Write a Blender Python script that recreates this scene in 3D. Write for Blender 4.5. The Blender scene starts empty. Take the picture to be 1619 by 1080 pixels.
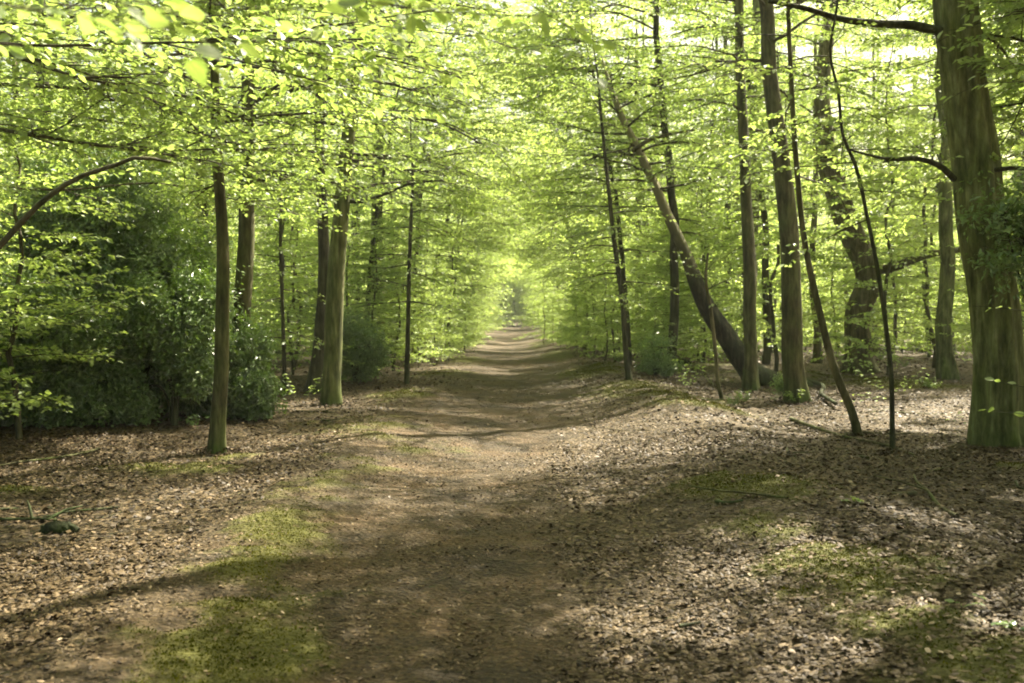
import bpy, math
import numpy as np
from mathutils import Vector

S = bpy.context.scene
C = S.collection
R = math.radians
# ------------------------------------------------------------------ camera, sky, sun, exposure
F = 1574.0            # focal length in photo pixels (photo is 1619 x 1080)
CX, CY, HOR = 809.5, 540.0, 500.0
CAMZ = 1.6
TILT = math.atan((CY - HOR) / F)
cam_d = bpy.data.cameras.new('camera')
cam = bpy.data.objects.new('camera', cam_d)
C.objects.link(cam)
cam.location = (0, 0, CAMZ)
cam.rotation_euler = (math.pi / 2 - TILT, 0, 0)
cam_d.sensor_width = 36.0
cam_d.lens = 36.0 * F / 1619.0
cam_d.clip_start = 0.05
cam_d.clip_end = 2000
cam_d.dof.use_dof = True
cam_d.dof.focus_distance = 9.0
cam_d.dof.aperture_fstop = 2.8
S.camera = cam

SUN_EL, SUN_AZ = 51.0, 46.0      # azimuth measured from straight ahead (+Y) towards the right (+X)
w = bpy.data.worlds.new('World')
S.world = w
w.use_nodes = True
nt = w.node_tree
bg = nt.nodes['Background']
sky = nt.nodes.new('ShaderNodeTexSky')
sky.sky_type = 'NISHITA'
sky.sun_disc = False
sky.sun_elevation = R(SUN_EL)
sky.sun_rotation = R(SUN_AZ)
sky.air_density = 1.3
sky.dust_density = 6.0
sky.ozone_density = 0.7
tint = nt.nodes.new('ShaderNodeMixRGB')      # the photograph's warm white balance
tint.blend_type = 'MULTIPLY'; tint.inputs[0].default_value = 1.0; tint.inputs[2].default_value = (1.0, 0.95, 0.76, 1)
nt.links.new(sky.outputs[0], tint.inputs[1]); nt.links.new(tint.outputs[0], bg.inputs[0])
bg.inputs[1].default_value = 0.065
sd = bpy.data.lights.new('sun', 'SUN')
sd.energy = 5.0
sd.angle = R(0.5)
sd.color = (1.0, 0.915, 0.75)
sun = bpy.data.objects.new('sun', sd)
C.objects.link(sun)
sv = Vector((math.cos(R(SUN_EL)) * math.sin(R(SUN_AZ)), math.cos(R(SUN_EL)) * math.cos(R(SUN_AZ)), math.sin(R(SUN_EL))))
sun.rotation_euler = sv.to_track_quat('Z', 'Y').to_euler()
sun.location = (20, 30, 40)
S.view_settings.view_transform = 'Standard'
S.view_settings.look = 'None'
S.view_settings.exposure = 2.5
S.view_settings.gamma = 1.0
cy = S.cycles
cy.max_bounces = 8
cy.diffuse_bounces = 5
cy.glossy_bounces = 2
cy.transmission_bounces = 6
cy.transparent_max_bounces = 4
cy.sample_clamp_indirect = 6
cy.caustics_reflective = False
cy.caustics_refractive = False
cy.use_denoising = True
cy.filter_width = 1.9

# ------------------------------------------------------------------ helpers
def ray(px, py):
    x = (px - CX) / F
    y = -(py - CY) / F
    ct, st = math.cos(TILT), math.sin(TILT)
    return np.array([x, ct + y * st, -st + y * ct])

def P(px, py, d):
    r = ray(px, py)
    return np.array([0, 0, CAMZ]) + r * (d / r[1])

def _hash(ix, iy, s):
    h = np.sin(ix * 127.1 + iy * 311.7 + s * 74.7) * 43758.5453
    return h - np.floor(h)

def vn(x, y, sc, s=0):
    x = np.asarray(x, float) / sc
    y = np.asarray(y, float) / sc
    ix, iy = np.floor(x), np.floor(y)
    fx, fy = x - ix, y - iy
    fx = fx * fx * (3 - 2 * fx)
    fy = fy * fy * (3 - 2 * fy)
    a, b = _hash(ix, iy, s), _hash(ix + 1, iy, s)
    c, d = _hash(ix, iy + 1, s), _hash(ix + 1, iy + 1, s)
    return (a * (1 - fx) + b * fx) * (1 - fy) + (c * (1 - fx) + d * fx) * fy

def sstep(a, b, x):
    t = np.clip((np.asarray(x, float) - a) / (b - a), 0, 1)
    return t * t * (3 - 2 * t)

def pathx(y):                     # centre line of the path
    return 0.1 * np.sin(np.asarray(y, float) / 17.0) + 0.002 * np.asarray(y, float)

def gz(x, y):
    x = np.asarray(x, float)
    y = np.asarray(y, float)
    u = x - pathx(y)
    z = 0.10 * (vn(x, y, 3.1, 1) - 0.5) + 0.06 * (vn(x, y, 1.1, 2) - 0.5) + 0.04 * (vn(x, y, 0.35, 3) - 0.5) + 0.014 * (vn(x, y, 0.14, 8) - 0.5)
    off = sstep(2.0, 5.0, np.abs(u))
    z = z * (0.55 + 0.45 * off) + off * 0.25 * (vn(x, y, 7.5, 4) - 0.5)
    z += 0.2 * np.exp(-((u - 2.5) / 0.95) ** 2) * (0.4 + 1.1 * vn(x, y, 4.0, 5))       # low bank on the right
    z += 0.07 * np.exp(-((u + 2.0) / 0.7) ** 2) * (0.3 + 1.2 * vn(x, y, 3.4, 6))
    z -= 0.05 * np.exp(-(u / 0.9) ** 2)
    z += -0.45 * np.exp(-((y - 62) / 13.0) ** 2) + 0.22 * np.exp(-((y - 88) / 12.0) ** 2) - 0.4 * np.exp(-((y - 112) / 9.0) ** 2)
    return z

def G(px, py):                    # point of the photo laid on the ground
    r = ray(px, py)
    t = CAMZ / -r[2]
    for _ in range(6):
        t = (CAMZ - float(gz(r[0] * t, r[1] * t))) / -r[2]
    return r[0] * t, r[1] * t

ORG = np.zeros(3)                 # base of the thing being built; its parts are stored relative to it
def mesh_np(name, V, Fs, mat, att=None, smooth=False, parent=None):
    V = np.asarray(V) - ORG
    me = bpy.data.meshes.new(name)
    Fs = np.asarray(Fs, np.int32)
    k = Fs.shape[1]
    me.vertices.add(len(V))
    me.vertices.foreach_set('co', np.asarray(V, np.float32).ravel())
    me.loops.add(Fs.size)
    me.loops.foreach_set('vertex_index', Fs.ravel())
    me.polygons.add(len(Fs))
    me.polygons.foreach_set('loop_start', np.arange(0, Fs.size, k, dtype=np.int32))
    me.polygons.foreach_set('loop_total', np.full(len(Fs), k, np.int32))
    me.polygons.foreach_set('use_smooth', np.full(len(Fs), smooth, bool))
    for an, av in (att or {}).items():
        a = me.attributes.new(an, 'FLOAT', 'POINT')
        a.data.foreach_set('value', np.asarray(av, np.float32).ravel())
    me.update(calc_edges=True)
    me.materials.append(mat)
    o = bpy.data.objects.new(name, me)
    C.objects.link(o)
    if parent is not None:
        o.parent = parent
    return o

def tag(o, label=None, cat=None, group=None, kind=None):
    if label: o['label'] = label
    if cat: o['category'] = cat
    if group: o['group'] = group
    if kind: o['kind'] = kind
    return o

def empty(name, loc, label=None, cat=None, group=None):
    o = bpy.data.objects.new(name, None)
    C.objects.link(o)
    o.location = loc
    o.empty_display_size = 0.3
    return tag(o, label, cat, group)

def copy_tree(root, parent=None):
    c = root.copy()
    C.objects.link(c)
    c.parent = parent
    for ch in root.children:
        copy_tree(ch, c)
    return c

# ------------------------------------------------------------------ materials
def newmat(name):
    m = bpy.data.materials.new(name)
    m.use_nodes = True
    n = m.node_tree
    n.nodes.clear()
    out = n.nodes.new('ShaderNodeOutputMaterial')
    return m, n, out

def ramp(n, fac, stops):
    r = n.nodes.new('ShaderNodeValToRGB')
    e = r.color_ramp.elements
    while len(e) < len(stops):
        e.new(0.5)
    for i, (p, c) in enumerate(stops):
        e[i].position = p
        e[i].color = (*c, 1)
    if fac is not None:
        n.links.new(fac, r.inputs[0])
    return r

def leafmat(name, dif, tra, gloss=0.06, rough=0.4, mix=0.5):
    m, n, out = newmat(name)
    a = n.nodes.new('ShaderNodeAttribute')
    a.attribute_name = 'v'
    oi = n.nodes.new('ShaderNodeObjectInfo')
    ad = n.nodes.new('ShaderNodeMath'); ad.operation = 'MULTIPLY_ADD'
    n.links.new(oi.outputs['Random'], ad.inputs[0]); ad.inputs[1].default_value = 0.25
    n.links.new(a.outputs['Fac'], ad.inputs[2])
    rd = ramp(n, ad.outputs[0], dif)
    rt = ramp(n, ad.outputs[0], tra)
    d = n.nodes.new('ShaderNodeBsdfDiffuse')
    t = n.nodes.new('ShaderNodeBsdfTranslucent')
    g = n.nodes.new('ShaderNodeBsdfGlossy')
    g.inputs['Roughness'].default_value = rough
    m1 = n.nodes.new('ShaderNodeMixShader'); m1.inputs[0].default_value = mix
    m2 = n.nodes.new('ShaderNodeMixShader'); m2.inputs[0].default_value = gloss
    n.links.new(rd.outputs[0], d.inputs[0]); n.links.new(rt.outputs[0], t.inputs[0])
    n.links.new(d.outputs[0], m1.inputs[1]); n.links.new(t.outputs[0], m1.inputs[2])
    n.links.new(m1.outputs[0], m2.inputs[1]); n.links.new(g.outputs[0], m2.inputs[2])
    n.links.new(m2.outputs[0], out.inputs[0])
    return m

M_BEECH = leafmat('spring_beech_leaf',
                  [(0, (0.15, 0.23, 0.05)), (0.6, (0.22, 0.31, 0.075)), (1, (0.30, 0.39, 0.12))],
                  [(0, (0.28, 0.41, 0.065)), (0.6, (0.40, 0.53, 0.11)), (1, (0.53, 0.63, 0.20))], 0.07, 0.5, 0.55)
M_SUNLIT = leafmat('sunlit_beech_leaf',  # same beech leaf, colours lightened to paint sunlight into the understorey
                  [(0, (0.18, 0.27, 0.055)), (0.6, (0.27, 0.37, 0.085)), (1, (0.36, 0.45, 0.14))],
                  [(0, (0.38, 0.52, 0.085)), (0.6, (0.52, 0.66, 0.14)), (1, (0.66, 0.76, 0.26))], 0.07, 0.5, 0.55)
M_HOLLY = leafmat('dark_evergreen_leaf',
                  [(0, (0.09, 0.15, 0.045)), (0.6, (0.18, 0.27, 0.08)), (1, (0.30, 0.40, 0.14))],
                  [(0, (0.12, 0.22, 0.02)), (1, (0.28, 0.42, 0.04))], 0.09, 0.30, 0.38)

def barkmat(name, base, alt, green, gfac=0.5, low=1.2):
    m, n, out = newmat(name)
    L = n.links
    tc = n.nodes.new('ShaderNodeTexCoord')
    mp = n.nodes.new('ShaderNodeMapping'); mp.inputs['Scale'].default_value = (14, 14, 1.6)
    L.new(tc.outputs['Object'], mp.inputs[0])
    n1 = n.nodes.new('ShaderNodeTexNoise'); n1.inputs['Scale'].default_value = 1.0; n1.inputs['Detail'].default_value = 6
    n1.inputs['Roughness'].default_value = 0.65
    L.new(mp.outputs[0], n1.inputs['Vector'])
    rp = ramp(n, n1.outputs[0], [(0.32, tuple(c * 0.45 for c in base)), (0.5, base), (0.68, alt)])
    n2 = n.nodes.new('ShaderNodeTexNoise'); n2.inputs['Scale'].default_value = 2.3; n2.inputs['Detail'].default_value = 5
    L.new(tc.outputs['Object'], n2.inputs['Vector'])
    sx = n.nodes.new('ShaderNodeSeparateXYZ'); L.new(tc.outputs['Object'], sx.inputs[0])
    mr = n.nodes.new('ShaderNodeMapRange'); mr.inputs['From Min'].default_value = 0.0; mr.inputs['From Max'].default_value = low
    mr.inputs['To Min'].default_value = 0.24; mr.inputs['To Max'].default_value = 0.0
    L.new(sx.outputs['Z'], mr.inputs[0])
    ad = n.nodes.new('ShaderNodeMath'); ad.operation = 'ADD'
    L.new(n2.outputs[0], ad.inputs[0]); L.new(mr.outputs[0], ad.inputs[1])
    r2 = ramp(n, ad.outputs[0], [(0.42, (0, 0, 0)), (0.72, (gfac, gfac, gfac)), (0.95, (1, 1, 1))])
    mx = n.nodes.new('ShaderNodeMixRGB'); mx.inputs[2].default_value = (*green, 1)
    L.new(r2.outputs[0], mx.inputs[0]); L.new(rp.outputs[0], mx.inputs[1])
    n3 = n.nodes.new('ShaderNodeTexNoise'); n3.inputs['Scale'].default_value = 5.5; n3.inputs['Detail'].default_value = 7; n3.inputs['Roughness'].default_value = 0.7
    mp3 = n.nodes.new('ShaderNodeMapping'); mp3.inputs['Scale'].default_value = (1.6, 1.6, 0.45); L.new(tc.outputs['Object'], mp3.inputs[0])
    L.new(mp3.outputs[0], n3.inputs['Vector'])
    r3 = ramp(n, n3.outputs[0], [(0.36, (0.45, 0.45, 0.42)), (0.52, (1, 1, 1)), (0.7, (1.5, 1.5, 1.4))])
    mz = n.nodes.new('ShaderNodeMixRGB'); mz.blend_type = 'MULTIPLY'; mz.inputs[0].default_value = 1
    L.new(mx.outputs[0], mz.inputs[1]); L.new(r3.outputs[0], mz.inputs[2]); mx = mz
    b = n.nodes.new('ShaderNodeBump'); b.inputs['Strength'].default_value = 1.0; b.inputs['Distance'].default_value = 0.02
    L.new(n1.outputs[0], b.inputs['Height'])
    p = n.nodes.new('ShaderNodeBsdfPrincipled')
    p.inputs['Roughness'].default_value = 0.85
    p.inputs['Specular IOR Level'].default_value = 0.25
    L.new(mx.outputs[0], p.inputs['Base Color']); L.new(b.outputs[0], p.inputs['Normal'])
    L.new(p.outputs[0], out.inputs[0])
    return m

M_BARK = barkmat('green_grey_beech_bark', (0.125, 0.13, 0.05), (0.22, 0.22, 0.10), (0.055, 0.085, 0.014))
M_DARK = barkmat('dark_bark', (0.05, 0.044, 0.025), (0.10, 0.09, 0.055), (0.05, 0.075, 0.02), 0.4, 0.9)
M_MID = barkmat('brown_green_bark', (0.08, 0.072, 0.032), (0.15, 0.14, 0.066), (0.06, 0.10, 0.015), 0.45, 0.7)
M_BIG = barkmat('pale_green_beech_bark', (0.15, 0.155, 0.06), (0.27, 0.27, 0.13), (0.07, 0.10, 0.018), 0.45, 1.0)
M_TAN = barkmat('tan_bark', (0.12, 0.10, 0.055), (0.20, 0.17, 0.10), (0.07, 0.09, 0.02), 0.4, 0.6)
M_LEAN = barkmat('black_to_pale_bark', (0.03, 0.027, 0.016), (0.08, 0.07, 0.04), (0.04, 0.06, 0.015), 0.4, 0.9)
def pale_top(m):                  # the leaning trunk is black and mossy low down, pale and bare from about three metres up
    n = m.node_tree; L = n.links
    p = [q for q in n.nodes if q.type == 'BSDF_PRINCIPLED'][0]
    src = p.inputs['Base Color'].links[0].from_socket
    tc = n.nodes.new('ShaderNodeTexCoord'); sx = n.nodes.new('ShaderNodeSeparateXYZ'); L.new(tc.outputs['Object'], sx.inputs[0])
    nz = n.nodes.new('ShaderNodeTexNoise'); nz.inputs['Scale'].default_value = 2.5; L.new(tc.outputs['Object'], nz.inputs['Vector'])
    ad = n.nodes.new('ShaderNodeMath'); ad.operation = 'MULTIPLY_ADD'; ad.inputs[1].default_value = 2.2
    L.new(nz.outputs[0], ad.inputs[0]); L.new(sx.outputs['Z'], ad.inputs[2])
    mr = n.nodes.new('ShaderNodeMapRange'); mr.inputs['From Min'].default_value = 3.6; mr.inputs['From Max'].default_value = 5.6
    L.new(ad.outputs[0], mr.inputs[0])
    mul = n.nodes.new('ShaderNodeMixRGB'); mul.blend_type = 'MIX'; mul.inputs[2].default_value = (0.21, 0.19, 0.105, 1)
    L.new(mr.outputs[0], mul.inputs[0]); L.new(src, mul.inputs[1]); L.new(mul.outputs[0], p.inputs['Base Color'])
pale_top(M_LEAN)
M_TWIG = barkmat('twig_bark', (0.07, 0.062, 0.036), (0.12, 0.105, 0.065), (0.05, 0.07, 0.02), 0.3, 0.5)

# ------------------------------------------------------------------ geometry generators
def smooth_line(pts, n):
    pts = np.asarray(pts, float)
    d = np.r_[0, np.cumsum(np.linalg.norm(np.diff(pts, axis=0), axis=1))]
    t = np.linspace(0, d[-1], n)
    # catmull-rom style resample
    m = np.gradient(pts, d, axis=0)
    i = np.clip(np.searchsorted(d, t, side='right') - 1, 0, len(d) - 2)
    h = (d[i + 1] - d[i])[:, None]
    u = ((t - d[i])[:, None]) / h
    h00 = 2 * u ** 3 - 3 * u ** 2 + 1; h10 = u ** 3 - 2 * u ** 2 + u
    h01 = -2 * u ** 3 + 3 * u ** 2; h11 = u ** 3 - u ** 2
    return h00 * pts[i] + h10 * h * m[i] + h01 * pts[i + 1] + h11 * h * m[i + 1]

def tube(pts, rad, k=8, rmul=None):
    pts = np.asarray(pts, float)
    n = len(pts)
    T = np.gradient(pts, axis=0)
    T /= np.linalg.norm(T, axis=1)[:, None] + 1e-9
    ref = np.array([0., 1., 0.]) if abs(T[:, 1]).mean() < 0.8 else np.array([0., 0., 1.])
    A = np.cross(T, ref); A /= np.linalg.norm(A, axis=1)[:, None] + 1e-9
    B = np.cross(T, A)
    th = np.linspace(0, 2 * np.pi, k, endpoint=False)
    r = np.asarray(rad, float)[:, None] * (np.ones((n, k)) if rmul is None else rmul)
    V = pts[:, None] + r[:, :, None] * (np.cos(th)[None, :, None] * A[:, None] + np.sin(th)[None, :, None] * B[:, None])
    V = V.reshape(-1, 3)
    i = np.arange(n - 1)[:, None]; j = np.arange(k)[None, :]
    a = i * k + j; b = i * k + (j + 1) % k
    Fq = np.stack([a, b, b + k, a + k], -1).reshape(-1, 4)
    V = np.vstack([V, pts[-1:]])
    e = (n - 1) * k
    cap = np.array([[e + q, e + (q + 1) % k, len(V) - 1, len(V) - 1] for q in range(k)])
    return V, Fq, cap

class MB:
    """collects tubes as triangles"""
    def __init__(s): s.V = []; s.F = []; s.n = 0
    def add(s, V, Fq):
        s.V.append(V); s.F.append(np.asarray(Fq) + s.n); s.n += len(V)
    def tube(s, pts, rad, k=6, rmul=None):
        V, Fq, cap = tube(pts, rad, k, rmul)
        t = np.vstack([Fq[:, [0, 1, 2]], Fq[:, [0, 2, 3]], cap[:, :3]])
        s.add(V, t)
    def sticks(s, A, D, L, r0):
        """straight three-sided twigs, vectorised"""
        n = len(A)
        if n == 0: return
        U = np.cross(D, [0, 0, 1.]); U /= np.linalg.norm(U, axis=1)[:, None] + 1e-9
        W = np.cross(D, U)
        E = A + D * L[:, None]
        E[:, 2] -= 0.06 * L ** 2
        ring = [U, -0.5 * U + 0.87 * W, -0.5 * U - 0.87 * W]
        V = np.stack([A + q * r0[:, None] for q in ring] + [E], 1).reshape(-1, 3)
        b = (np.arange(n) * 4)[:, None]
        f = np.concatenate([b + [0, 1, 3], b + [1, 2, 3], b + [2, 0, 3]], 0)
        s.add(V, f)
    def build(s, name, mat, parent, smooth=True):
        return mesh_np(name, np.vstack(s.V), np.vstack(s.F), mat, None, smooth, parent)

def leaf_geo(Pb, U, N, L, ratio, kind, rng, droop=0.12, fold=0.12):
    """leaf blades: base point, direction, normal, length"""
    N = N - U * (N * U).sum(1)[:, None]
    N /= np.linalg.norm(N, axis=1)[:, None] + 1e-9
    W = np.cross(N, U)
    l = L[:, None]; w = (L * ratio * rng.uniform(0.85, 1.15, len(L)))[:, None] * 0.5
    if kind == 'kite':
        f = fold * w * 2
        V = np.stack([Pb, Pb + 0.45 * l * U + w * W + f * N, Pb + l * U - droop * l * N, Pb + 0.45 * l * U - w * W + f * N], 1)
        F_ = np.array([[0, 2, 1], [0, 3, 2]])
    else:
        f = fold * w * 2
        def q(t, s, dz): return Pb + t * l * U + s * w * W + (f * abs(s) - droop * l * t * t + dz) * N
        V = np.stack([q(0, 0, 0), q(.22, .72, 0), q(.5, 1, 0), q(.8, .62, 0), q(1, 0, 0), q(.8, -.62, 0), q(.5, -1, 0), q(.22, -.72, 0), q(.5, 0, 0)], 1)
        F_ = np.array([[0, 8, 1], [1, 8, 2], [2, 8, 3], [3, 8, 4], [4, 8, 5], [5, 8, 6], [6, 8, 7], [7, 8, 0]])
    n, k = V.shape[:2]
    Fs = (F_[None] + (np.arange(n) * k)[:, None, None]).reshape(-1, 3)
    return V.reshape(-1, 3), Fs, k

class Leaves:
    def __init__(s): s.V = []; s.F = []; s.a = []; s.n = 0
    def add(s, Pb, U, N, L, ratio, kind, rng, v=None, **kw):
        if len(Pb) == 0: return
        V, Fs, k = leaf_geo(Pb, U, N, L, ratio, kind, rng, **kw)
        if v is None: v = rng.uniform(0, 0.75, len(Pb))
        s.V.append(V); s.F.append(Fs + s.n); s.a.append(np.repeat(v, k)); s.n += len(V)
    def count(s): return sum(len(f) for f in s.F)
    def build(s, name, mat, parent):
        return mesh_np(name, np.vstack(s.V), np.vstack(s.F), mat, {'v': np.concatenate(s.a)}, False, parent)

def unit(a): return a / (np.linalg.norm(a, axis=-1, keepdims=True) + 1e-9)

class Foliage:
    """branches with flat alternate sprays of leaves"""
    def __init__(s, rng, leaf=0.075, kind='kite', leaf_step=0.045, ratio=0.6):
        s.rng = rng; s.leaf = leaf; s.kind = kind; s.ls = leaf_step; s.ratio = ratio
        s.br = MB(); s.lv = Leaves(); s.clump = (0.0, 0.7, -9)      # threshold, size, height above which it applies
    def sprays(s, pts, t0=0.25, tl=0.8, ts=0.17, dens=1.0, tilt=0.22):
        rng = s.rng
        d = np.r_[0, np.cumsum(np.linalg.norm(np.diff(pts, axis=0), axis=1))]
        n = max(2, int(d[-1] * (1 - t0) / ts))
        t = np.linspace(t0, 1.0, n) + rng.uniform(-0.3, 0.3, n) / n * (1 - t0)
        t = np.clip(t, 0, 1)
        A = np.stack([np.interp(t * d[-1], d, pts[:, q]) for q in range(3)], 1)
        T = unit(np.stack([np.interp(t * d[-1], d, np.gradient(pts[:, q], d)) for q in range(3)], 1))
        side = np.where(np.arange(n) % 2 == 0, 1.0, -1.0)
        ang = side * rng.uniform(R(35), R(70), n)
        ang[-1] = 0
        az = np.arctan2(T[:, 1], T[:, 0]) + ang
        pit = T[:, 2] * 0.5 + rng.normal(0.02, tilt, n)
        D = unit(np.stack([np.cos(az), np.sin(az), pit], 1))
        L = tl * (1 - 0.6 * (t - t0) / (1 - t0 + 1e-6)) * rng.uniform(0.45, 1.15, n)
        keep = rng.random(n) < dens
        th, sc, zc = s.clump
        if th > 0:                                   # leaves gather in clumps with open gaps between them
            M = A + D * (L * 0.5)[:, None]
            nz = 0.5 * (vn(M[:, 0] + 0.7 * M[:, 2], M[:, 1] - 0.5 * M[:, 2], sc, 61) + vn(M[:, 0] - 1.3 * M[:, 2] + 9, M[:, 2] + 0.6 * M[:, 1], sc, 62))
            keep &= (nz > th) | (M[:, 2] < zc)
        A, D, L = A[keep], D[keep], L[keep]
        s.br.sticks(A, D, L, np.maximum(0.0016, 0.0035 * L))
        s.leaves(A, D, L)
    def leaves(s, A, D, L):
        rng = s.rng
        n = np.maximum(2, (L / s.ls).astype(int))
        i = np.repeat(np.arange(len(A)), n)
        k = np.concatenate([np.arange(q) for q in n]) if len(n) else np.zeros(0)
        fr = (k + 1.0) / n[i]
        Pb = A[i] + D[i] * (L[i] * fr)[:, None]
        Pb[:, 2] -= 0.06 * (L[i] * fr) ** 2
        side = np.where(k % 2 == 0, 1.0, -1.0)
        az = np.arctan2(D[i, 1], D[i, 0]) + side * rng.uniform(R(25), R(75), len(i))
        az[fr > 0.999] = np.arctan2(D[i, 1], D[i, 0])[fr > 0.999]
        U = unit(np.stack([np.cos(az), np.sin(az), D[i, 2] + rng.normal(-0.12, 0.3, len(i))], 1))
        N = unit(np.array([0, 0, 1.]) + rng.normal(0, 0.5, (len(i), 3)))
        ln = s.leaf * rng.uniform(0.6, 1.2, len(i))
        v = np.clip(0.35 + 0.2 * rng.normal(0, 1, len(i)) + 0.12 * rng.normal(0, 1, len(A))[i], 0, 1)
        s.lv.add(Pb + rng.normal(0, 0.006, Pb.shape), U, N, ln, s.ratio, s.kind, rng, v)
    def limb(s, p0, az, pitch, L, r0, fork=2, droop=0.25, t0=0.25, tl=0.8, ts=0.17, dens=1.0, wig=0.18, tilt=0.22):
        rng = s.rng
        n = max(4, int(L / 0.35))
        pts = [np.array(p0, float)]
        a, p = az, pitch
        for q in range(n):
            a += rng.normal(0, wig)
            p += -droop * 1.6 / n + rng.normal(0, wig * 0.5)
            pts.append(pts[-1] + np.array([math.cos(a) * math.cos(p), math.sin(a) * math.cos(p), math.sin(p)]) * L / n)
        pts = np.array(pts)
        s.br.tube(pts, np.linspace(r0, max(0.003, r0 * 0.15), len(pts)), 5)
        s.sprays(pts, t0, tl, ts, dens, tilt)
        for f in range(fork):
            q = int(n * rng.uniform(0.25, 0.7))
            sg = 1 if (f % 2 == 0) else -1
            s.limb(pts[q], a_at(pts, q) + sg * rng.uniform(0.5, 0.95), pitch * 0.5, L * rng.uniform(0.4, 0.65), r0 * 0.45, 0, droop, 0.12, tl * 0.8, ts, dens, wig, tilt)
        return pts
    def drawn(s, pts, r0, r1=0.004, n=None, t0=0.15, tl=0.7, ts=0.16, dens=1.0, tilt=0.2, fork=0, flen=0.8):
        """a limb following given points"""
        rng = s.rng
        L = np.linalg.norm(np.diff(np.asarray(pts), axis=0), axis=1).sum()
        q = smooth_line(pts, n or max(6, int(L / 0.15)))
        q[1:] += rng.normal(0, 0.008, q[1:].shape)
        s.br.tube(q, np.linspace(r0, r1, len(q)), 7)
        if tl > 0: s.sprays(q, t0, tl, ts, dens, tilt)
        for f in range(fork):
            k = int(len(q) * rng.uniform(0.2, 0.9))
            k = min(k, len(q) - 2)
            s.limb(q[k], a_at(q, k) + (1 if f % 2 else -1) * rng.uniform(0.4, 1.0), rng.uniform(-0.1, 0.25), flen * rng.uniform(0.6, 1.2), r0 * 0.35, 0, 0.15, 0.1, tl * 0.8, ts, dens, 0.2, tilt)
        return q

def a_at(pts, q):
    d = pts[min(q + 1, len(pts) - 1)] - pts[max(q - 1, 0)]
    return math.atan2(d[1], d[0])

def trunk_geo(pts, rad, rng, k=14, flare=0.7, flute=0.05, fr=5, lump=0.05):
    n = len(pts)
    th = np.linspace(0, 2 * np.pi, k, endpoint=False)[None]
    h = (np.asarray(pts)[:, 2] - pts[0][2])[:, None]
    ph = rng.uniform(0, 6)
    fl = flare * np.exp(-h / 0.28) * (0.55 + 0.45 * np.cos(fr * th + ph) + 0.2 * np.cos(3 * th + ph * 2))
    m = 1 + fl + flute * np.cos(fr * th + ph + 0.12 * h) + flute * 0.6 * np.cos((fr - 2) * th + ph * 3 - 0.2 * h)
    m = m + lump * (vn(th * 1.9 + 0 * h, h + 0 * th, 0.9, ph) - 0.5) * 2
    return m

# ------------------------------------------------------------------ generic trees shared by the wood
def generic_tall(seed, H=19, r=0.2, h0=5.0, crown=3.7, nl=34, leaf=0.11, mat=None, tl=0.9, ts=0.105, fork=5, clump=(0.42, 1.0, -9)):
    rng = np.random.default_rng(seed)
    z = np.linspace(-0.15, H, 26)
    wx = np.cumsum(rng.normal(0, 0.055, 26)); wy = np.cumsum(rng.normal(0, 0.055, 26))
    wx -= wx[0]; wy -= wy[0]
    tp = np.stack([wx, wy, z], 1)
    tr = r * (1 - np.clip(z / H, 0, 1) ** 1.1 * 0.9)
    tm = MB(); tm.tube(tp, tr, 10, trunk_geo(tp, tr, rng, 10))
    f = Foliage(rng, leaf, 'kite', 0.06); f.clump = clump
    az = rng.uniform(0, 6.28)
    for i in range(nl):
        t = (i + rng.random()) / nl
        h = h0 + (H - 0.6 - h0) * t
        p0 = np.array([np.interp(h, z, tp[:, 0]), np.interp(h, z, tp[:, 1]), h])
        az += 2.4 + rng.normal(0, 0.3)
        L = crown * (1.05 - 0.75 * t ** 1.5) * rng.uniform(0.6, 1.15)
        f.limb(p0, az, 0.1 + 0.75 * t + rng.normal(0, 0.12), L, 0.011 + 0.015 * (1 - t), fork, 0.3, 0.1, tl, ts)
    root = empty('beech_tree', (0, 0, 0))
    tm.build('trunk', mat or M_BARK, root)
    f.br.build('branches', M_TWIG, root)
    f.lv.build('crown', M_BEECH, root)
    return root

def generic_under(seed, H=7, r=0.045, h0=0.5, crown=2.0, nl=40, leaf=0.105):
    rng = np.random.default_rng(seed)
    z = np.linspace(-0.1, H, 20)
    wx = np.cumsum(rng.normal(0, 0.05, 20)); wy = np.cumsum(rng.normal(0, 0.05, 20))
    wx -= wx[0]; wy -= wy[0]
    tp = np.stack([wx, wy, z], 1)
    tr = r * (1 - np.clip(z / H, 0, 1) * 0.88)
    tm = MB(); tm.tube(tp, tr, 7)
    f = Foliage(rng, leaf, 'kite', 0.05); f.clump = (0.36, 0.5, -9)
    az = rng.uniform(0, 6.28)
    for i in range(nl):
        t = (i + rng.random()) / nl
        h = h0 + (H - 0.3 - h0) * t
        p0 = np.array([np.interp(h, z, tp[:, 0]), np.interp(h, z, tp[:, 1]), h])
        az += 2.4 + rng.normal(0, 0.3)
        L = crown * (1.0 - 0.7 * t ** 1.3) * rng.uniform(0.6, 1.2)
        f.limb(p0, az, 0.08 + 0.35 * t + rng.normal(0, 0.1), L, 0.009, 3, 0.15, 0.05, 0.65, 0.11, tilt=0.15)
    root = empty('beech_sapling', (0, 0, 0))
    tm.build('stem', M_TWIG, root)
    f.br.build('branches', M_TWIG, root)
    f.lv.build('crown', M_SUNLIT, root)
    return root

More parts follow.
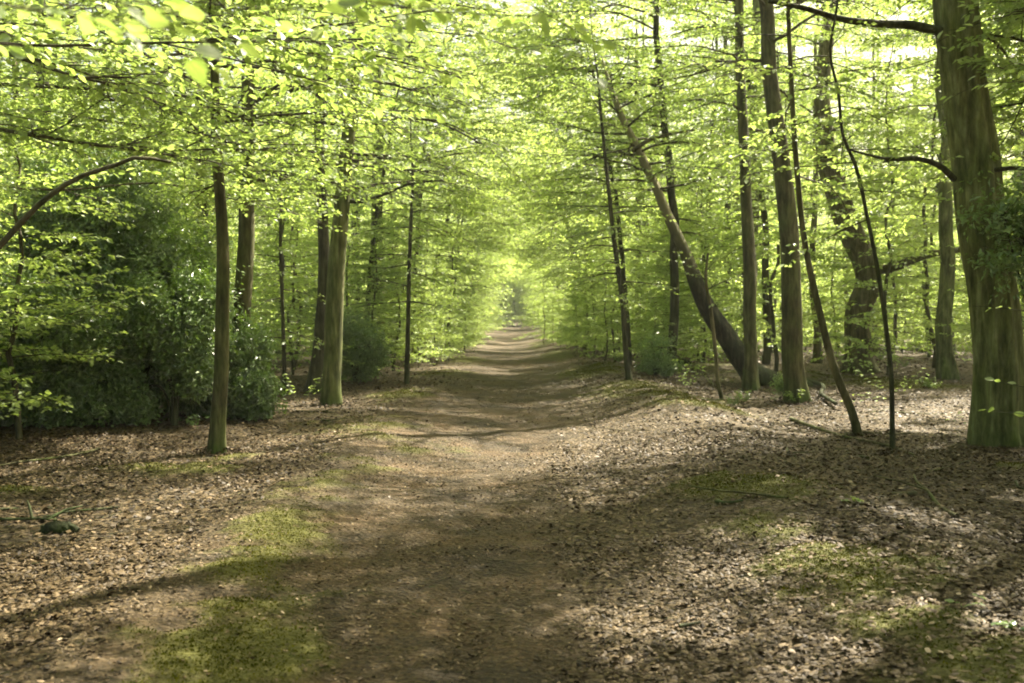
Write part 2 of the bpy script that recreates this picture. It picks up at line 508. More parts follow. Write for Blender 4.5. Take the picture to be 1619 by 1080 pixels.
def generic_arch(seed, H=11, leaf=0.10):
    """a young beech leaning over the path (towards local +X) with long level boughs on that side"""
    rng = np.random.default_rng(seed)
    z = np.linspace(-0.12, H, 24)
    wx = 1.6 * np.clip(z / H, 0, 1) ** 1.6 + np.cumsum(rng.normal(0, 0.03, 24)); wy = np.cumsum(rng.normal(0, 0.05, 24))
    wx -= wx[0]; wy -= wy[0]
    tp = np.stack([wx, wy, z], 1)
    tm = MB(); tr = 0.085 * (1 - np.clip(z / H, 0, 1) * 0.85); tm.tube(tp, tr, 9)
    f = Foliage(rng, leaf, 'kite', 0.05); f.clump = (0.4, 0.8, -9)
    nl = 44
    for i in range(nl):
        t = (i + rng.random()) / nl
        h = 2.2 + (H - 2.5) * t
        p0 = np.array([np.interp(h, z, tp[:, 0]), np.interp(h, z, tp[:, 1]), h])
        az = rng.normal(0, 0.9) if rng.random() < 0.7 else rng.uniform(0, 6.28)
        L = (1.3 + 3.0 * min(1, t * 2.2)) * (1 if abs(az) < 1.2 else 0.6) * (1 - 0.45 * max(0, t - 0.6)) * rng.uniform(0.6, 1.1)
        f.limb(p0, az, 0.15 + 0.35 * t + rng.normal(0, 0.12), L, 0.02, 4, 0.3, 0.1, 0.8, 0.12)
    root = empty('beech_tree', (0, 0, 0))
    tm.build('trunk', M_DARK, root); f.br.build('branches', M_TWIG, root); f.lv.build('crown', M_SUNLIT, root)
    return root

class Spot:
    def __init__(s, protos): s.p = protos; s.used = [False] * len(protos)
    def put(s, i, x, y, rz, sc, label, cat, group):
        i = i % len(s.p)
        o = copy_tree(s.p[i]) if s.used[i] else s.p[i]
        s.used[i] = True
        o.location = (x, y, float(gz(x, y)))
        o.rotation_euler = (0, 0, rz)
        o.scale = (sc, sc, sc)
        if group is None and 'group' in o: del o['group']
        return tag(o, label, cat, group)

# ------------------------------------------------------------------ ground, path, moss
MOSS = []                          # moss patches: world ellipses (x, y, rx, ry, strength)
for px, py, rx, ry, st in [
        (320, 1045, .50, .7, .85), (385, 950, .44, .9, .74), (435, 860, .38, 1.0, .76), (480, 800, .42, 1.1, .5), (240, 1090, .5, .5, .7), (560, 720, .5, 1.6, .42),
        (250, 742, .75, .35, .95), (330, 728, .5, .3, .7), (15, 778, .4, .25, .9), (640, 622, .65, 1.3, .95), (560, 668, 1.0, 1.3, .45),
        (735, 568, .8, 3.2, .95), (700, 590, .8, 2.0, .6), (600, 700, 1.0, 1.2, .4), (520, 770, .6, .9, .35),
        (1190, 768, .60, .55, 1.0), (1135, 765, .35, .4, .8), (1215, 838, .30, .45, .8), (1300, 895, .40, .4, .95), (1390, 885, .5, .35, .85),
        (1350, 930, .5, .3, .9), (1440, 985, .30, .25, .9), (1500, 1010, .3, .25, .6), (1590, 1060, .45, .35, .85), (1260, 930, .25, .25, .6),
        (1060, 622, .9, 1.4, 1.0), (1110, 638, .7, .9, 1.0), (1000, 612, .8, 1.6, .9), (940, 585, .9, 3.0, 1.0), (1090, 580, 1.4, 1.6, .95),
        (895, 560, .9, 4.0, .9), (1370, 602, 1.2, 1.2, .95), (1455, 612, .9, .9, 1.0), (1290, 592, .7, 1.6, .8), (1612, 738, .3, .3, .9), (850, 545, .6, 5., .8),
        (1200, 618, .6, .8, .5), (1540, 545, 2.0, 3., .5), (1180, 590, 1.5, 2.0, .6)]:
    gx, gy = G(px, py)
    MOSS.append((gx, gy, rx, ry, st))

def moss_f(x, y):
    x = np.asarray(x, float); y = np.asarray(y, float)
    m = np.zeros(np.broadcast(x, y).shape)
    for gx, gy, rx, ry, st in MOSS:
        e = ((x - gx) / (rx * 1.25)) ** 2 + ((y - gy) / (ry * 1.25)) ** 2
        m = np.maximum(m, st * np.exp(-e * 1.1))
    m2 = m + 0.75 * (vn(x, y, 0.6, 11) - 0.5) + 0.55 * (vn(x, y, 0.17, 12) - 0.5) + 0.3 * (vn(x, y, 0.06, 13) - 0.5)
    return 0.9 * sstep(0.30, 0.85, m2) * sstep(0.03, 0.2, m)

def tread(y):                     # how far left of the centre line the bare tread lies
    return -0.95 * (1 - sstep(9, 27, y))

def path_f(x, y):
    u = (np.asarray(x, float) - pathx(y) - tread(y)) * (1.25 - 0.25 * sstep(8, 25, y))
    e = 0.5 * (vn(x, y, 1.4, 21) - 0.5) + 0.3 * (vn(x, y, 0.4, 22) - 0.5)
    return np.clip(1 - sstep(1.1, 1.9, np.abs(u) + e) + 0.3 * (1 - sstep(1.6, 2.6, np.abs(np.asarray(x, float) - pathx(y)))), 0, 1)

def grade(a, b, s0, g):
    v = [a]
    while v[-1] < b:
        v.append(v[-1] + s0 * (1 + max(0, abs(v[-1]) - 8) * g))
    return v
xs = grade(0, 60, 0.07, 0.5)
xs = np.array([-q for q in xs[:0:-1]] + xs)
ys = []
y = -14.0
while y < 190:
    ys.append(y)
    y += 0.4 if y < 2 else 0.065 * (1 + max(0, y - 9) * 0.16)
ys = np.array(ys)
X, Y = np.meshgrid(xs, ys)
Z = gz(X, Y)
nx, ny = len(xs), len(ys)
mossv = moss_f(X, Y)
pathv = path_f(X, Y)
Z = Z + 0.035 * mossv
Z = Z + 0.035 * (vn(X, Y, 0.22, 71) - 0.5) * np.exp(-((X - pathx(Y) + 0.15) / 0.55) ** 2) * (Y > 2)
i = np.arange(ny - 1)[:, None]; j = np.arange(nx - 1)[None]
a = i * nx + j
Q = np.stack([a, a + 1, a + nx + 1, a + nx], -1).reshape(-1, 4)
cx_ = ((X[:-1, :-1] + X[1:, 1:]) / 2).ravel(); cy_ = ((Y[:-1, :-1] + Y[1:, 1:]) / 2).ravel()
onp = (np.abs(cx_ - pathx(cy_) - 0.6 * tread(cy_)) < 1.7 + 0.25 * (vn(cx_, cy_, 1.2, 31) - 0.5)) & (cy_ < 150)

m, n, out = newmat('forest_soil'); M_GROUND = m; L = n.links
tc = n.nodes.new('ShaderNodeTexCoord')
def noise(scale, det=5, ro=0.6):
    q = n.nodes.new('ShaderNodeTexNoise'); q.inputs['Scale'].default_value = scale; q.inputs['Detail'].default_value = det
    q.inputs['Roughness'].default_value = ro
    L.new(tc.outputs['Object'], q.inputs['Vector']); return q
def mixc(f, a_, b_):
    q = n.nodes.new('ShaderNodeMixRGB')
    L.new(f, q.inputs[0]); L.new(a_, q.inputs[1]); L.new(b_, q.inputs[2]); return q
vo = n.nodes.new('ShaderNodeTexVoronoi'); vo.inputs['Scale'].default_value = 26; vo.inputs['Randomness'].default_value = 1
dist = noise(9, 2)
vm = n.nodes.new('ShaderNodeMixRGB'); vm.inputs[0].default_value = 0.06
L.new(tc.outputs['Object'], vm.inputs[1]); L.new(dist.outputs['Color'], vm.inputs[2]); L.new(vm.outputs[0], vo.inputs['Vector'])
litter = ramp(n, vo.outputs['Color'], [(0.1, (0.016, 0.011, 0.005)), (0.4, (0.05, 0.035, 0.015)), (0.65, (0.10, 0.072, 0.034)), (0.95, (0.19, 0.14, 0.075))])
nf = noise(38, 6, 0.7)
soil = ramp(n, nf.outputs[0], [(0.3, (0.018, 0.012, 0.005)), (0.5, (0.066, 0.044, 0.019)), (0.72, (0.155, 0.107, 0.053))])
nb = noise(1.3, 8, 0.68)
soil2 = ramp(n, nb.outputs[0], [(0.38, (0.45, 0.46, 0.42)), (0.5, (0.85, 0.85, 0.78)), (0.66, (1.3, 1.2, 1.1))])
sm = n.nodes.new('ShaderNodeMixRGB'); sm.blend_type = 'MULTIPLY'; sm.inputs[0].default_value = 1
L.new(soil.outputs[0], sm.inputs[1]); L.new(soil2.outputs[0], sm.inputs[2])
ap = n.nodes.new('ShaderNodeAttribute'); ap.attribute_name = 'path'
am = n.nodes.new('ShaderNodeAttribute'); am.attribute_name = 'moss'
c1 = mixc(ap.outputs['Fac'], litter.outputs[0], sm.outputs[0])
nm = noise(60, 4, 0.7)
mossc = ramp(n, nm.outputs[0], [(0.3, (0.045, 0.048, 0.006)), (0.5, (0.082, 0.084, 0.009)), (0.7, (0.13, 0.12, 0.014))])
c2 = mixc(am.outputs['Fac'], c1.outputs[0], mossc.outputs[0])
p = n.nodes.new('ShaderNodeBsdfPrincipled'); p.inputs['Roughness'].default_value = 0.8; p.inputs['Specular IOR Level'].default_value = 0.3
hb = n.nodes.new('ShaderNodeMath'); hb.operation = 'ADD'
L.new(nf.outputs[0], hb.inputs[0]); L.new(vo.outputs['Distance'], hb.inputs[1])
bp = n.nodes.new('ShaderNodeBump'); bp.inputs['Strength'].default_value = 0.8; bp.inputs['Distance'].default_value = 0.05
L.new(hb.outputs[0], bp.inputs['Height']); L.new(bp.outputs[0], p.inputs['Normal'])
L.new(c2.outputs[0], p.inputs['Base Color']); L.new(p.outputs[0], out.inputs[0])

def sub(name, Qs):
    u, inv = np.unique(Qs, return_inverse=True)
    V = np.stack([X.ravel()[u], Y.ravel()[u], Z.ravel()[u]], 1)
    o = mesh_np(name, V, inv.reshape(Qs.shape), M_GROUND, {'moss': mossv.ravel()[u], 'path': pathv.ravel()[u]}, True)
    return tag(o, kind='structure')
sub('path', Q[onp])
sub('ground', Q[~onp])
# a wide skirt of the same woodland floor out to the horizon, meeting the fine sheet a little below it
def far_floor():
    bm_x = np.array([-900., -59., 59., 900.]); bm_y = np.array([-900., -13., 188., 900.])
    XX, YY = np.meshgrid(bm_x, bm_y)
    V = np.stack([XX.ravel(), YY.ravel(), np.full(16, -0.6)], 1)
    Fq = [[r * 4 + c, r * 4 + c + 1, r * 4 + c + 5, r * 4 + c + 4] for r in range(3) for c in range(3)]
    tag(mesh_np('terrain', V, Fq, M_GROUND, {'moss': np.zeros(16), 'path': np.zeros(16)}), kind='structure')
far_floor()

# ------------------------------------------------------------------ fallen leaves on the floor
def littermat():
    m, n, out = newmat('dead_leaf')
    a = n.nodes.new('ShaderNodeAttribute'); a.attribute_name = 'v'
    r = ramp(n, a.outputs['Fac'], [(0, (0.020, 0.013, 0.006)), (0.3, (0.053, 0.035, 0.015)), (0.55, (0.100, 0.069, 0.033)), (0.8, (0.18, 0.128, 0.070)), (1, (0.40, 0.30, 0.20))])
    p = n.nodes.new('ShaderNodeBsdfPrincipled'); p.inputs['Roughness'].default_value = 0.6
    p.inputs['Specular IOR Level'].default_value = 0.22
    n.links.new(r.outputs[0], p.inputs['Base Color']); n.links.new(p.outputs[0], out.inputs[0])
    return m
M_LITTER = littermat()
def litter_cover():
    rng = np.random.default_rng(5)
    lv = Leaves()
    for (y0, y1, cnt, size, kind) in [(3.2, 7, 100000, .035, 'oval'), (7, 13, 120000, .041, 'kite'), (13, 25, 95000, .054, 'kite'), (25, 50, 60000, .085, 'kite')]:
        yy = np.sqrt(rng.uniform(y0 ** 2, y1 ** 2, cnt))
        xx = rng.uniform(-1, 1, cnt) * (0.56 * yy + 1.2)
        pf = path_f(xx, yy); mf = moss_f(xx, yy)
        clump = vn(xx, yy, 0.5, 41)
        keep = rng.random(cnt) < (1 - 0.52 * pf) * (1 - 0.92 * mf) * (0.25 + 0.9 * clump + 0.45 * vn(xx, yy, 1.9, 44))
        xx, yy, pf = xx[keep], yy[keep], pf[keep]
        k = len(xx)
        zz = gz(xx, yy) + rng.uniform(0.0, 0.028, k) * (1 - 0.6 * pf) + 0.035 * mf[keep]
        az = rng.uniform(0, 6.283, k)
        U = unit(np.stack([np.cos(az), np.sin(az), rng.normal(0, 0.28, k)], 1))
        N = unit(np.array([0, 0, 1.]) + rng.normal(0, 0.33, (k, 3)))
        Ln = size * (0.35 + 1.2 * rng.random(k) ** 1.3) * (1 - 0.4 * pf)
        v = np.clip(0.36 + rng.normal(0, 0.19, k) + 0.22 * (vn(xx, yy, 0.9, 43) - 0.5) + 0.25 * mf[keep], 0, 1)
        lv.add(np.stack([xx, yy, zz], 1), U, N, Ln, 0.64, kind, rng, v, droop=0.16, fold=-0.13)
    # leaves banked up against the feet of the near trunks
    for px, py, rr in [(343, 716, .13), (1574, 722, .36), (1259, 636, .24), (1187, 618, .18), (524, 640, .22), (496, 622, .2), (1360, 690, .07), (1411, 718, .05), (1361, 592, .42)]:
        gx, gy = G(px, py); k = 420
        a_ = rng.uniform(0, 6.283, k); r_ = rr + np.abs(rng.normal(0, 0.16, k))
        xx = gx + r_ * np.cos(a_); yy = gy + r_ * np.sin(a_)
        zz = gz(xx, yy) + rng.uniform(0.0, 0.09, k) * np.exp(-(r_ - rr) / 0.12)
        U = unit(np.stack([rng.normal(0, 1, k), rng.normal(0, 1, k), rng.normal(0, 0.4, k)], 1)); N = unit(np.array([0, 0, 1.]) + rng.normal(0, 0.6, (k, 3)))
        lv.add(np.stack([xx, yy, zz], 1), U, N, 0.042 * rng.uniform(0.6, 1.4, k), 0.62, 'kite', rng, np.clip(0.33 + rng.normal(0, 0.2, k), 0, 1), droop=0.25, fold=-0.22)
    o = lv.build('leaf_litter', M_LITTER, None)
    tag(o, 'brown fallen beech leaves scattered over the woodland floor', 'leaf litter', kind='stuff')
litter_cover()
def twig_litter():
    rng = np.random.default_rng(55)
    n_ = 1500
    yy = np.sqrt(rng.uniform(3.4 ** 2, 20 ** 2, n_)); xx = rng.uniform(-1, 1, n_) * (0.56 * yy + 1)
    A = np.stack([xx, yy, gz(xx, yy) + 0.02], 1)
    az = rng.uniform(0, 6.28, n_)
    D = unit(np.stack([np.cos(az), np.sin(az), rng.normal(0, 0.06, n_)], 1))
    m = MB(); m.sticks(A, D, rng.uniform(0.04, 0.32, n_), rng.uniform(0.001, 0.0045, n_))
    tag(m.build('twig_litter', M_DARK, None), 'small dead twigs scattered among the fallen leaves', 'twigs', kind='stuff')
twig_litter()

def mossmat():
    m, n, out = newmat('moss_tuft')
    a = n.nodes.new('ShaderNodeAttribute'); a.attribute_name = 'v'
    r = ramp(n, a.outputs['Fac'], [(0, (0.040, 0.045, 0.005)), (0.5, (0.085, 0.088, 0.008)), (1, (0.15, 0.14, 0.014))])
    d = n.nodes.new('ShaderNodeBsdfDiffuse'); t = n.nodes.new('ShaderNodeBsdfTranslucent'); mx = n.nodes.new('ShaderNodeMixShader'); mx.inputs[0].default_value = 0.3
    n.links.new(r.outputs[0], d.inputs[0]); n.links.new(r.outputs[0], t.inputs[0])
    n.links.new(d.outputs[0], mx.inputs[1]); n.links.new(t.outputs[0], mx.inputs[2]); n.links.new(mx.outputs[0], out.inputs[0])
    return m
M_MOSS = mossmat()
def moss_cover():
    rng = np.random.default_rng(6)
    lv = Leaves()
    for gx, gy, rx, ry, st in MOSS:
        if gy > 30: continue
        cnt = int(min(26000, 11000 * rx * ry * st * (1 if gy < 9 else 0.45)))
        sz = 0.015 if gy < 9 else 0.022
        xx = rng.normal(gx, rx * 0.75, cnt); yy = rng.normal(gy, ry * 0.75, cnt)
        keep = rng.random(cnt) < moss_f(xx, yy) * 1.1
        xx, yy = xx[keep], yy[keep]; k = len(xx)
        if k == 0: continue
        az = rng.uniform(0, 6.283, k)
        U = unit(np.stack([np.cos(az) * 0.8, np.sin(az) * 0.8, rng.uniform(0.3, 1.2, k)], 1))
        N = unit(rng.normal(0, 1, (k, 3)))
        v = np.clip(0.4 + rng.normal(0, 0.25, k) + 0.5 * (vn(xx, yy, 0.3, 51) - 0.5), 0, 1)
        lv.add(np.stack([xx, yy, gz(xx, yy) + 0.033 * moss_f(xx, yy) - 0.001], 1), U, N, sz * rng.uniform(0.6, 1.5, k), 0.45, 'kite', rng, v)
    tag(lv.build('moss', M_MOSS, None), 'yellow green moss growing in patches along both edges of the path', 'moss', kind='stuff')
moss_cover()

# ------------------------------------------------------------------ trees read off the photograph
def photo_tree(name, label, cat, path, mat, H=None, d=None, group=None, crown=None, seed=0, k=16, flare=0.6, flute=0.05, fr=5,
               leaf=0.078, kind='kite', extra=None, dy=None, lean_up=True, lump=0.05):
    """path: (px, py, width_px) from the base upwards"""
    global ORG
    rng = np.random.default_rng(seed)
    px0, py0, w0 = path[0]
    if d is None:
        gx, d = G(px0, py0)
    pts, rad = [], []
    for q, (px, py, wp) in enumerate(path):
        dd = d + (dy[q] if dy else 0)
        pts.append(P(px, py, dd)); rad.append(wp * dd / F / 2)
    pts = np.array(pts)
    base = np.array([pts[0][0], pts[0][1], float(gz(pts[0][0], pts[0][1]))])
    pts[0] = base - [0, 0, 0.12]
    rad = [q * 0.95 for q in rad]
    if H:
        top = pts[-1].copy(); dirn = unit(pts[-1] - pts[-2]); z = top[2]; r_ = rad[-1]; z0 = z
        while z < H:
            dirn = unit(dirn * 0.85 + np.array([0, 0, 0.15]) + rng.normal(0, 0.03, 3))
            top = top + dirn * 0.8; z = top[2]
            pts = np.vstack([pts, top]); rad.append(max(0.008, r_ * (1 - 0.85 * min(1, (z - z0) / max(0.5, H - z0)))))
    n = int(max(12, np.linalg.norm(np.diff(pts, axis=0), axis=1).sum() / 0.16))
    L_ = np.r_[0, np.cumsum(np.linalg.norm(np.diff(pts, axis=0), axis=1))]
    sp = smooth_line(pts, n)
    wob = np.clip(np.arange(n) / 6.0, 0, 1) * 0.5 * np.mean(rad)
    for ax_ in (0, 1): sp[:, ax_] += wob * 1.1 * (vn(np.arange(n) * 0.16, 0 * np.arange(n), 0.9, seed + ax_) - 0.5)
    sr = np.interp(np.linspace(0, L_[-1], n), L_, rad)
    ORG = base
    root = empty(name, tuple(base), label, cat, group)
    tm = MB(); tm.tube(sp, sr, k, trunk_geo(sp, sr, rng, k, flare, flute, fr, lump))
    tm.build('trunk' if max(rad) > 0.06 else 'stem', mat, root)
    f = Foliage(rng, leaf * 1.12, kind, 0.042)
    if d < 22: f.clump = (0.5, 0.9, 4.6)
    if crown:
        for cr in (crown if isinstance(crown, list) else [crown]):
            h0, h1, nl, Lc, pit = cr['h0'], cr['h1'], cr['n'], cr['L'], cr.get('pit', (0.05, 0.5))
            az = rng.uniform(0, 6.28)
            nl = int(nl * (((0.3 if d < 22 else 0.7) if h0 >= 8 else 1.3) if H and H > 8.5 else 1.25))
            for i in range(nl):
                t = (i + rng.random()) / nl
                h = h0 + (h1 - h0) * t
                q = int(np.clip(np.searchsorted(sp[:, 2], h + base[2]), 1, n - 2))
                az = az + 2.4 + rng.normal(0, 0.35) if 'az' not in cr else R(rng.uniform(*cr['az']))
                Lq = Lc * (1 - cr.get('tap', 0.5) * t) * rng.uniform(0.6, 1.15)
                f.limb(sp[q], az, pit[0] + (pit[1] - pit[0]) * t + rng.normal(0, 0.1), Lq, min(0.035, sr[q] * 0.4), cr.get('fork', 4),
                       cr.get('droop', 0.25), cr.get('t0', 0.2), cr.get('tl', 0.75), cr.get('ts', 0.13), cr.get('dens', 1.0))
    if extra: extra(f, root, sp, sr)
    if f.br.n: f.br.build('branches', M_TWIG, root)
    if f.lv.n: f.lv.build('crown', M_BEECH, root)
    ORG = np.zeros(3)
    return root

def big_limb(root, pts, r0, r1, mat, rng=None, k=9, name='limb'):
    q = smooth_line(pts, max(10, int(np.linalg.norm(np.diff(np.asarray(pts), axis=0), axis=1).sum() / 0.12)))
    m = MB(); m.tube(q, np.linspace(r0, r1, len(q)), k)
    m.build(name, mat, root)
    return q

# --- left of the path
photo_tree('beech_tree', 'slender dark trunked beech with a mossy green foot, nearest trunk left of the path', 'tree',
           [(343, 716, 27), (344, 690, 24), (350, 560, 23), (353, 400, 21), (348, 300, 18), (340, 150, 15), (338, 40, 14)], M_MID, H=12, seed=11, flare=0.6,
           crown=[dict(h0=3.0, h1=6.5, n=16, L=2.7, pit=(0.1, 0.25), tap=0.1), dict(h0=5.6, h1=10.8, n=20, L=4.4, pit=(0.1, 0.4), az=(-50, 45), ts=0.06, tap=0.2), dict(h0=6.5, h1=11.5, n=14, L=2.3, pit=(0.3, 0.7))])  # rightward boughs above the frame are added to shade the left foreground
photo_tree('beech_tree', 'leaning beech trunk rising from behind the dark evergreen bushes left of the path', 'tree',
           [(372, 655, 32), (376, 580, 30), (383, 470, 29), (390, 330, 25), (394, 100, 20), (398, 0, 18)], M_MID, H=14, seed=12, d=15.5,
           crown=[dict(h0=3.4, h1=8, n=16, L=3.0, pit=(0.1, 0.3), tap=0.1), dict(h0=8, h1=13.5, n=34, L=2.6, pit=(0.3, 0.7))])
photo_tree('beech_tree', 'dark beech trunk standing close behind the thicker lighter trunk left of the path', 'tree',
           [(496, 622, 28), (503, 560, 22), (511, 470, 20), (512, 380, 18), (508, 250, 16), (505, 60, 14)], M_DARK, H=16, seed=13, flare=0.5,
           crown=[dict(h0=4.5, h1=9, n=8, L=3.2, pit=(0.1, 0.3), tap=0.1), dict(h0=9, h1=15.5, n=38, L=3.0, pit=(0.3, 0.7))])
def ex_t4(f, root, sp, sr):
    q = big_limb(root, [P(543, 318, 18.3), P(575, 318, 18), P(605, 308, 17.6), P(645, 292, 17.2), P(700, 285, 16.8)], 0.045, 0.01, M_DARK)
    f.sprays(q, 0.15, 0.8, 0.15)
photo_tree('beech_tree', 'stout grey green beech trunk, the thickest of the trunks left of the path', 'tree',
           [(524, 640, 33), (524, 600, 29), (528, 500, 30), (535, 400, 28), (545, 290, 26), (558, 150, 20), (566, 20, 16)], M_BARK, H=16, seed=14, flare=0.5,
           crown=[dict(h0=3.6, h1=8.5, n=20, L=3.6, pit=(0.05, 0.3), tap=0.1), dict(h0=8.5, h1=15.5, n=16, L=3.0, pit=(0.3, 0.7))], extra=ex_t4)
photo_tree('beech_sapling', 'straight thin dark beech sapling standing on the left edge of the path by moss', 'sapling',
           [(643, 608, 10), (644, 540, 8), (647, 430, 7), (651, 330, 6), (652, 260, 5)], M_DARK, H=6.5, seed=15, flare=0.3, k=7,
           crown=dict(h0=1.6, h1=6.3, n=20, L=1.6, pit=(0.05, 0.3), fork=2, tl=0.5))
photo_tree('beech_sapling', 'wispy bare stemmed beech sapling between the two pairs of left hand trunks', 'sapling',
           [(452, 640, 8), (450, 580, 7), (447, 480, 6), (444, 380, 6), (446, 300, 5)], M_DARK, H=6, seed=16, flare=0.3, k=7, d=20.5,
           crown=dict(h0=1.0, h1=5.8, n=18, L=1.5, pit=(0.05, 0.3), fork=2, tl=0.5))
photo_tree('beech_sapling', 'small leafy beech sapling on the left path edge beyond the thin dark sapling', 'sapling',
           [(706, 566, 7), (709, 520, 6), (712, 470, 5)], M_DARK, H=4.6, seed=17, flare=0.3, k=7,
           crown=dict(h0=0.7, h1=4.3, n=20, L=1.7, pit=(0.0, 0.3), fork=2, tl=0.55))

# --- right of the path
def ex_big(f, root, sp, sr):
    q = big_limb(root, [P(1486, 50, 12.2), P(1440, 40, 12.1), P(1390, 38, 12.0), P(1330, 30, 11.9), P(1275, 14, 11.8), P(1215, 2, 11.7)], 0.062, 0.022, M_DARK)
    f.sprays(q, 0.1, 0.6, 0.2, 0.8)
    q = big_limb(root, [P(1508, 283, 12.2), P(1485, 262, 12.0), P(1450, 251, 11.9), P(1410, 252, 11.8), P(1365, 243, 11.6), P(1340, 236, 11.5)], 0.042, 0.010, M_DARK)
    f.sprays(q, 0.3, 0.6, 0.2, 0.8)
    q = big_limb(root, [P(1565, 270, 12.2), P(1600, 266, 12.1), P(1660, 270, 12.0), P(1720, 262, 11.9)], 0.03, 0.012, M_DARK)
    f.sprays(q, 0.3, 0.6, 0.2, 0.8)
photo_tree('beech_tree', 'massive fluted grey green beech trunk, the thickest tree at the right edge', 'tree',
           [(1578, 722, 88), (1576, 660, 80), (1572, 560, 72), (1560, 430, 68), (1543, 300, 70), (1527, 150, 66), (1512, 0, 64)], M_BIG, H=19, seed=21, d=12.3,
           k=40, flare=0.16, flute=0.10, fr=7, lump=0.06,
           crown=[dict(h0=5.2, h1=9, n=9, L=4.2, pit=(0.15, 0.4), tap=0), dict(h0=5.6, h1=12, n=13, L=3.4, pit=(0.1, 0.4), az=(5, 85), ts=0.06, tap=0), dict(h0=9, h1=18.5, n=72, L=4.0, pit=(0.3, 0.9))], extra=ex_big)  # sunward limbs above the frame are added to break the trunk shadow
photo_tree('beech_tree', 'straight dark beech trunk with ivy at its foot, middle right between two thinner trunks', 'tree',
           [(1259, 636, 38), (1256, 600, 34), (1251, 480, 33), (1246, 370, 31), (1232, 240, 28), (1217, 110, 24), (1209, 0, 22)], M_MID, H=21, seed=22, k=20, flare=0.55,
           crown=[dict(h0=5.8, h1=10, n=12, L=3.6, pit=(0.1, 0.3), tap=0.1), dict(h0=11, h1=20.5, n=75, L=4.4, pit=(0.2, 0.7), ts=0.09)])
photo_tree('beech_tree', 'slim upright beech trunk standing right in front of the black leaning trunk', 'tree',
           [(1187, 618, 26), (1186, 560, 21), (1186, 450, 21), (1180, 300, 18), (1172, 150, 16), (1170, 30, 14)], M_MID, H=16, seed=23, flare=0.55,
           crown=[dict(h0=5.5, h1=9, n=12, L=3.2, pit=(0.1, 0.3), tap=0.1), dict(h0=9, h1=15.5, n=45, L=3.4, pit=(0.3, 0.7), ts=0.1)])
def ex_lean(f, root, sp, sr):
    big_limb(root, [P(1172, 575, 24.0), P(1180, 592, 23.9), P(1183, 612, 23.8), P(1178, 622, 23.7)], 0.20, 0.10, M_DARK, name='root_spur')
    big_limb(root, [P(1250, 604, 24.0), P(1280, 610, 23.6), P(1300, 632, 23.2)], 0.14, 0.05, M_DARK, name='root_spur')
    q = big_limb(root, [P(1000, 240, 24), P(1025, 222, 23.8), P(1060, 212, 23.6), P(1100, 205, 23.5)], 0.06, 0.02, M_TAN)
    f.sprays(q, 0.2, 0.7, 0.2)
photo_tree('leaning_tree', 'black mossy trunk leaning steeply left towards the path, pale bark higher up', 'tree',
           [(1262, 610, 26), (1228, 604, 30), (1196, 594, 36), (1170, 570, 36), (1145, 528, 32), (1110, 472, 25), (1086, 412, 20), (1060, 350, 17), (1036, 300, 14), (1008, 240, 13), (984, 190, 11), (966, 140, 9)],
           M_LEAN, d=24.0, seed=24, flare=0.0, lump=0.14, flute=0.09, H=7.7,
           crown=[dict(h0=4.6, h1=7.3, n=18, L=2.8, pit=(0.1, 0.5), tap=0.2)], extra=ex_lean)
photo_tree('beech_sapling', 'slender curving beech sapling rising from moss left of the black leaning trunk', 'sapling',
           [(996, 602, 12), (990, 560, 10), (984, 480, 9), (972, 390, 8), (962, 290, 7), (950, 180, 5)], M_DARK, H=8, seed=25, flare=0.3, k=7,
           crown=dict(h0=1.4, h1=7.5, n=20, L=1.7, pit=(0.05, 0.3), fork=2, tl=0.5))
photo_tree('beech_sapling', 'thin tan forked sapling at the end of the bright moss strip', 'sapling',
           [(1146, 635, 9), (1136, 610, 7), (1131, 560, 7), (1124, 490, 7), (1116, 440, 5), (1119, 400, 4)], M_TAN, seed=26, flare=0.3, k=7,
           crown=dict(h0=1.7, h1=2.7, n=5, L=0.9, pit=(0.3, 0.8), fork=1, tl=0.35, dens=0.6))
photo_tree('beech_tree', 'slanting tan sapling trunk leaning left beside the dark wiry stem', 'tree',
           [(1360, 690, 17), (1350, 660, 14), (1322, 590, 13), (1295, 490, 12), (1272, 380, 10), (1258, 250, 9), (1250, 120, 8), (1246, 20, 7)], M_TAN, H=9, seed=27, flare=0.3, k=9,
           crown=dict(h0=3.2, h1=8.5, n=14, L=2.0, pit=(0.05, 0.5), fork=2, tl=0.5))
photo_tree('beech_sapling', 'wiry dark zigzag stem at right standing alone on brown leaves', 'sapling',
           [(1411, 718, 10), (1410, 650, 8), (1408, 590, 8), (1398, 500, 7), (1386, 420, 7), (1370, 340, 6), (1352, 260, 6), (1333, 215, 5), (1326, 150, 5), (1312, 80, 4), (1322, 20, 4)],
           M_DARK, H=6.4, seed=28, flare=0.2, k=7,
           crown=[dict(h0=2.6, h1=6.2, n=18, L=1.5, pit=(0.0, 0.4), fork=2, tl=0.45)])
def ex_old(f, root, sp, sr):
    big_limb(root, [P(1382, 428, 27.8), P(1410, 424, 27.5), P(1440, 412, 27), P(1470, 402, 26.5), P(1512, 396, 26), P(1560, 380, 25.5)], 0.14, 0.06, M_TAN)
photo_tree('old_beech_tree', 'broad old beech with bent trunk and a long low limb, behind the wiry stem', 'tree',
           [(1361, 592, 56), (1358, 560, 44), (1357, 500, 40), (1370, 450, 40), (1368, 410, 40), (1345, 360, 40), (1325, 310, 38), (1308, 260, 34), (1300, 180, 28), (1310, 60, 22)], M_TAN, H=17, seed=29, k=20,
           flare=0.5, d=27.8,
           crown=[dict(h0=5.0, h1=9, n=10, L=3.6, pit=(0.1, 0.3), tap=0.1), dict(h0=9, h1=16.5, n=16, L=3.8, pit=(0.3, 0.7))], extra=ex_old)
